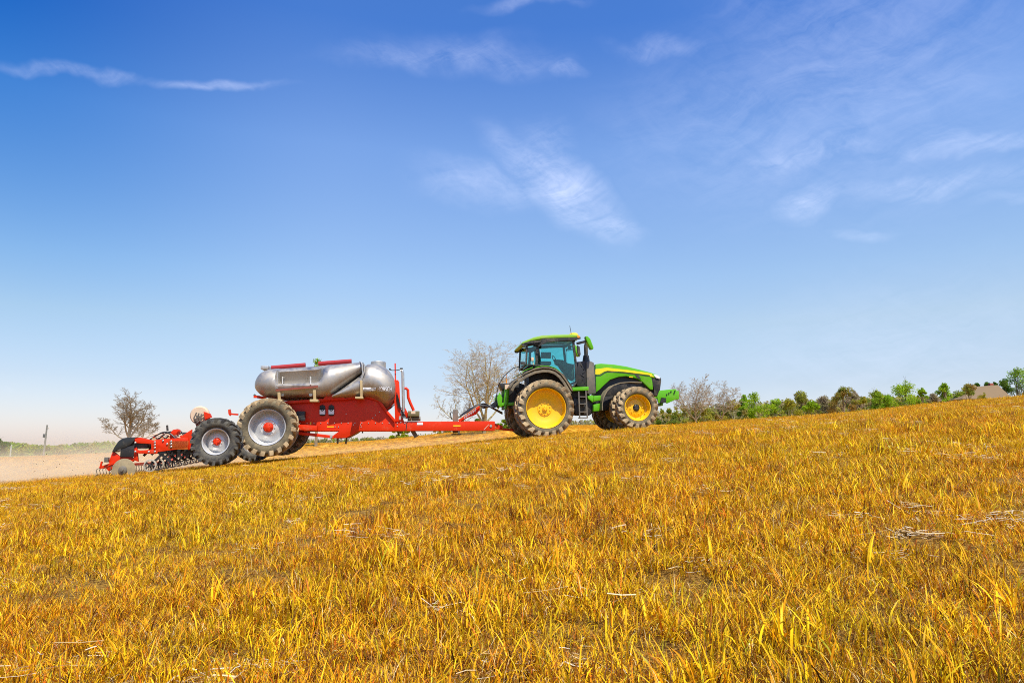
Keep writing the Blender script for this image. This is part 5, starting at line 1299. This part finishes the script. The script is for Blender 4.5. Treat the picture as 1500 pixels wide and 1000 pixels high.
m_ = MB(); m_.box((r1_.x - 1.0, e0.y + dy / 2 + .4, zr + .2), (.6, .6, .9)); m_.build('chimney', mat('chimney_brick', (.30, .09, .06), .9), hs_, smooth=0)
# ---- utility pole and post
WOODM = mat('weathered_pole_wood', (0.22, 0.20, 0.17), .9, var=.2)
D = 138; g = ground_at(73, D); H = top_h(78, 622, D)
up_ = tag(empty('utility_pole', g), 'leaning utility pole with a transformer in front of the far left wood', 'utility pole')
tp = Vector((.12, 0, H))
m_ = MB(); m_.tube([(0, 0, -.3), tp], .20, 8, r1=.13); m_.build('pole', WOODM, up_)
m_ = MB(); q = tp * .88; m_.bar(q + Vector((-.1, 0, .0)), q + Vector((.55, -.3, .04)), .10); m_.build('cross_arm', WOODM, up_)
m_ = MB(); q = tp * .66 + Vector((-.28, -.1, 0)); m_.lathe([(.001, .35), (.2, .35), (.22, .3), (.22, -.3), (.2, -.35), (.001, -.35)], c=q, n=12, axis='z'); m_.build('transformer', mat('transformer_grey', (.08, .085, .09), .5), up_)
m_ = MB(); q = tp * .88; m_.lathe([(.05, 0), (.06, .1), (.04, .16), (.001, .18)], c=q + Vector((.5, -.28, .06)), n=8, axis='z'); m_.build('insulator', CREAM, up_)
g = ground_at(25, 134); m_ = MB(); Hh = top_h(25, 651, 134); m_.tube([(0, 0, -.2), (0, 0, Hh - .15)], .13, 8); m_.lathe([(.15, Hh - .15), (.14, Hh - .03), (.06, Hh), (.001, Hh)], n=8, axis='z')
o = m_.build('marker_post', mat('pale_post', (.5, .47, .38), .8)); o.location = g; tag(o, 'pale post standing right of the round green tree', 'post')
# ---- distant woods that read as one mass
def wood(name, label, pxs, D, tops, cols, n, size, seed):
    rng = np.random.default_rng(seed); C_, Rr_ = [], []
    for i, px in enumerate(pxs):
        py = np.interp(px, *zip(*tops)) + rng.normal(0, 1.0); DD = D + rng.uniform(-12, 12); H = max(top_h(px, py, DD), 1.5); g = ground_at(px, DD)
        rr = max(H * .34, 1.2); C_.append((g.x, g.y, g.z + H - rr)); Rr_.append(rr); C_.append((g.x + rng.normal(0, 2), g.y - 2, g.z + (H - rr) * .5)); Rr_.append(rr * 1.1)
        C_.append((g.x + rng.normal(0, 2), g.y - 2, g.z)); Rr_.append(rr * 1.1)
    v, f, c = leaves(rng, np.array(C_), np.array(Rr_), n, size, cols)
    o = link(name, np_mesh(name, v, f, cols=c, mats=[LEAF])); tag(o, label, 'wood', kind='stuff'); return o
wood('distant_wood', 'hazy olive wood closing the far left of the field', np.arange(-90, 330, 4.5), 215, [(-90, 644), (20, 646), (60, 650), (90, 651), (130, 646), (200, 645), (330, 646)], OLV + BRN + SPR, 32000, .42, 90)
wood('distant_wood', 'faint grey green wood seen under the cart and drawbar', np.arange(330, 800, 5), 330, [(330, 642), (430, 641), (520, 640), (600, 637), (700, 626), (800, 612)], GRY + OLV, 30000, .6, 91)
wood('distant_hedge', 'low olive hedge closing the gaps between the trees on the right', np.arange(800, 1440, 3.4), 140, [(800, 618), (940, 604), (975, 600), (1060, 590), (1160, 584), (1230, 579), (1300, 580), (1330, 576), (1365, 578), (1440, 571)], OLV + BRN + GRY, 80000, .33, 92)

# ================================================================== dust raised by the machines
def dust(name, c, size, dens, zc_, zs, nscale, label, fade_in=0.25, seed=0.0, col=(1.0, 0.845, 0.60), tilt=0.0):
    """closed box of drifting dust; density fades to nothing before every face"""
    m_ = bpy.data.materials.new(name); m_.use_nodes = True; t = NT(m_.node_tree); t.n.clear()
    co = t.new('ShaderNodeTexCoord').outputs['Object']; s = t.new('ShaderNodeSeparateXYZ'); t.l.new(co, s.inputs[0])
    X, Y, Z = s.outputs
    hx, hy = size[0] / 2, size[1] / 2
    fx = t.math('MULTIPLY', t.maprange(X, -hx, -hx * .8, smooth=True), t.maprange(X, hx, hx - size[0] * fade_in, smooth=True))
    fy = t.maprange(t.math('ABSOLUTE', Y), hy, hy * .25, smooth=True)
    zl = t.math('SUBTRACT', Z, t.math('MULTIPLY', X, tilt))
    mp = t.new('ShaderNodeMapping'); t.l.new(co, mp.inputs['Vector']); mp.inputs['Scale'].default_value = (.55, .8, 1.3); mp.inputs['Location'].default_value = (seed, 0, 0)
    nz = t.noise(mp.outputs[0], nscale, 4, .6, .3)
    fz = t.maprange(t.math('ADD', zl, t.math('MULTIPLY', t.math('SUBTRACT', nz, .5), zs * 1.1)), zc_ + zs, zc_, smooth=True)
    f = t.math('MULTIPLY', t.math('MULTIPLY', fx, fy), t.math('MULTIPLY', fz, t.maprange(nz, .34, .64, .12, 1.3)))
    pv = t.new('ShaderNodeVolumePrincipled'); pv.inputs['Color'].default_value = (*col, 1); pv.inputs['Anisotropy'].default_value = -.1
    t.l.new(t.math('MULTIPLY', f, dens), pv.inputs['Density'])
    o_ = t.new('ShaderNodeOutputMaterial'); t.l.new(pv.outputs[0], o_.inputs['Volume'])
    m2 = MB(); m2.box((0, 0, 0), size); o = m2.build(name, m_, smooth=0); o.location = c; o.rotation_euler = (0, 0, PSI)
    tag(o, label, 'dust', kind='stuff'); return o
g = Vector((-33, 27.5, 0)); g.z = .088 * -33 + 1.5 + .8
dust('dust_cloud', g, (44, 15, 8.0), .42, -1.2, 2.5, .7, 'tan dust cloud trailing behind the toolbar across the left of the field', fade_in=.10, tilt=.088)
g = Vector((-8, 31.8, 0)); g.z = .088 * -8 + 1.55 + .4
dust('dust_cloud', g, (17, 5.5, 3.2), .16, -.45, .75, .6, 'thin low dust drifting beyond the drawbar behind the tractor wheels', fade_in=.1, seed=4, tilt=.088)
# clods thrown up behind the toolbar
rng = np.random.default_rng(77); V, F = [], []
ico = bmesh.new(); bmesh.ops.create_icosphere(ico, subdivisions=1, radius=1); iv = np.array([v.co[:] for v in ico.verts]); jf = [[v.index for v in f.verts] for f in ico.faces]; ico.free()
Vc, Fc = [], []
for i in range(50):
    u = rng.random() ** .7; px = 148 - u * 105; gy_ = 697 + (px - 140) * -.06; py = gy_ - abs(rng.normal(0, 1)) * (4 + 24 * (1 - abs(u - .4)))
    D = rng.uniform(20.5, 25); d = pix_dir(px, max(py, 640)); c = CAMV + d * (D / d.y); r = rng.uniform(.004, .016) * (1.5 if rng.random() < .08 else 1)
    o0 = len(Vc) * 12; Vc.append(iv * r * rng.uniform(.6, 1.3, (12, 3)) + np.array(c)); Fc += [[o0 + k for k in f] for f in jf]
me = np_mesh('soil_clods', np.concatenate(Vc), Fc, k=3, mats=[mat('dark_soil', (.09, .05, .025), .95)])
tag(link('soil_clods', me), 'dark soil clods thrown up behind the toolbar', 'soil clods', kind='stuff')
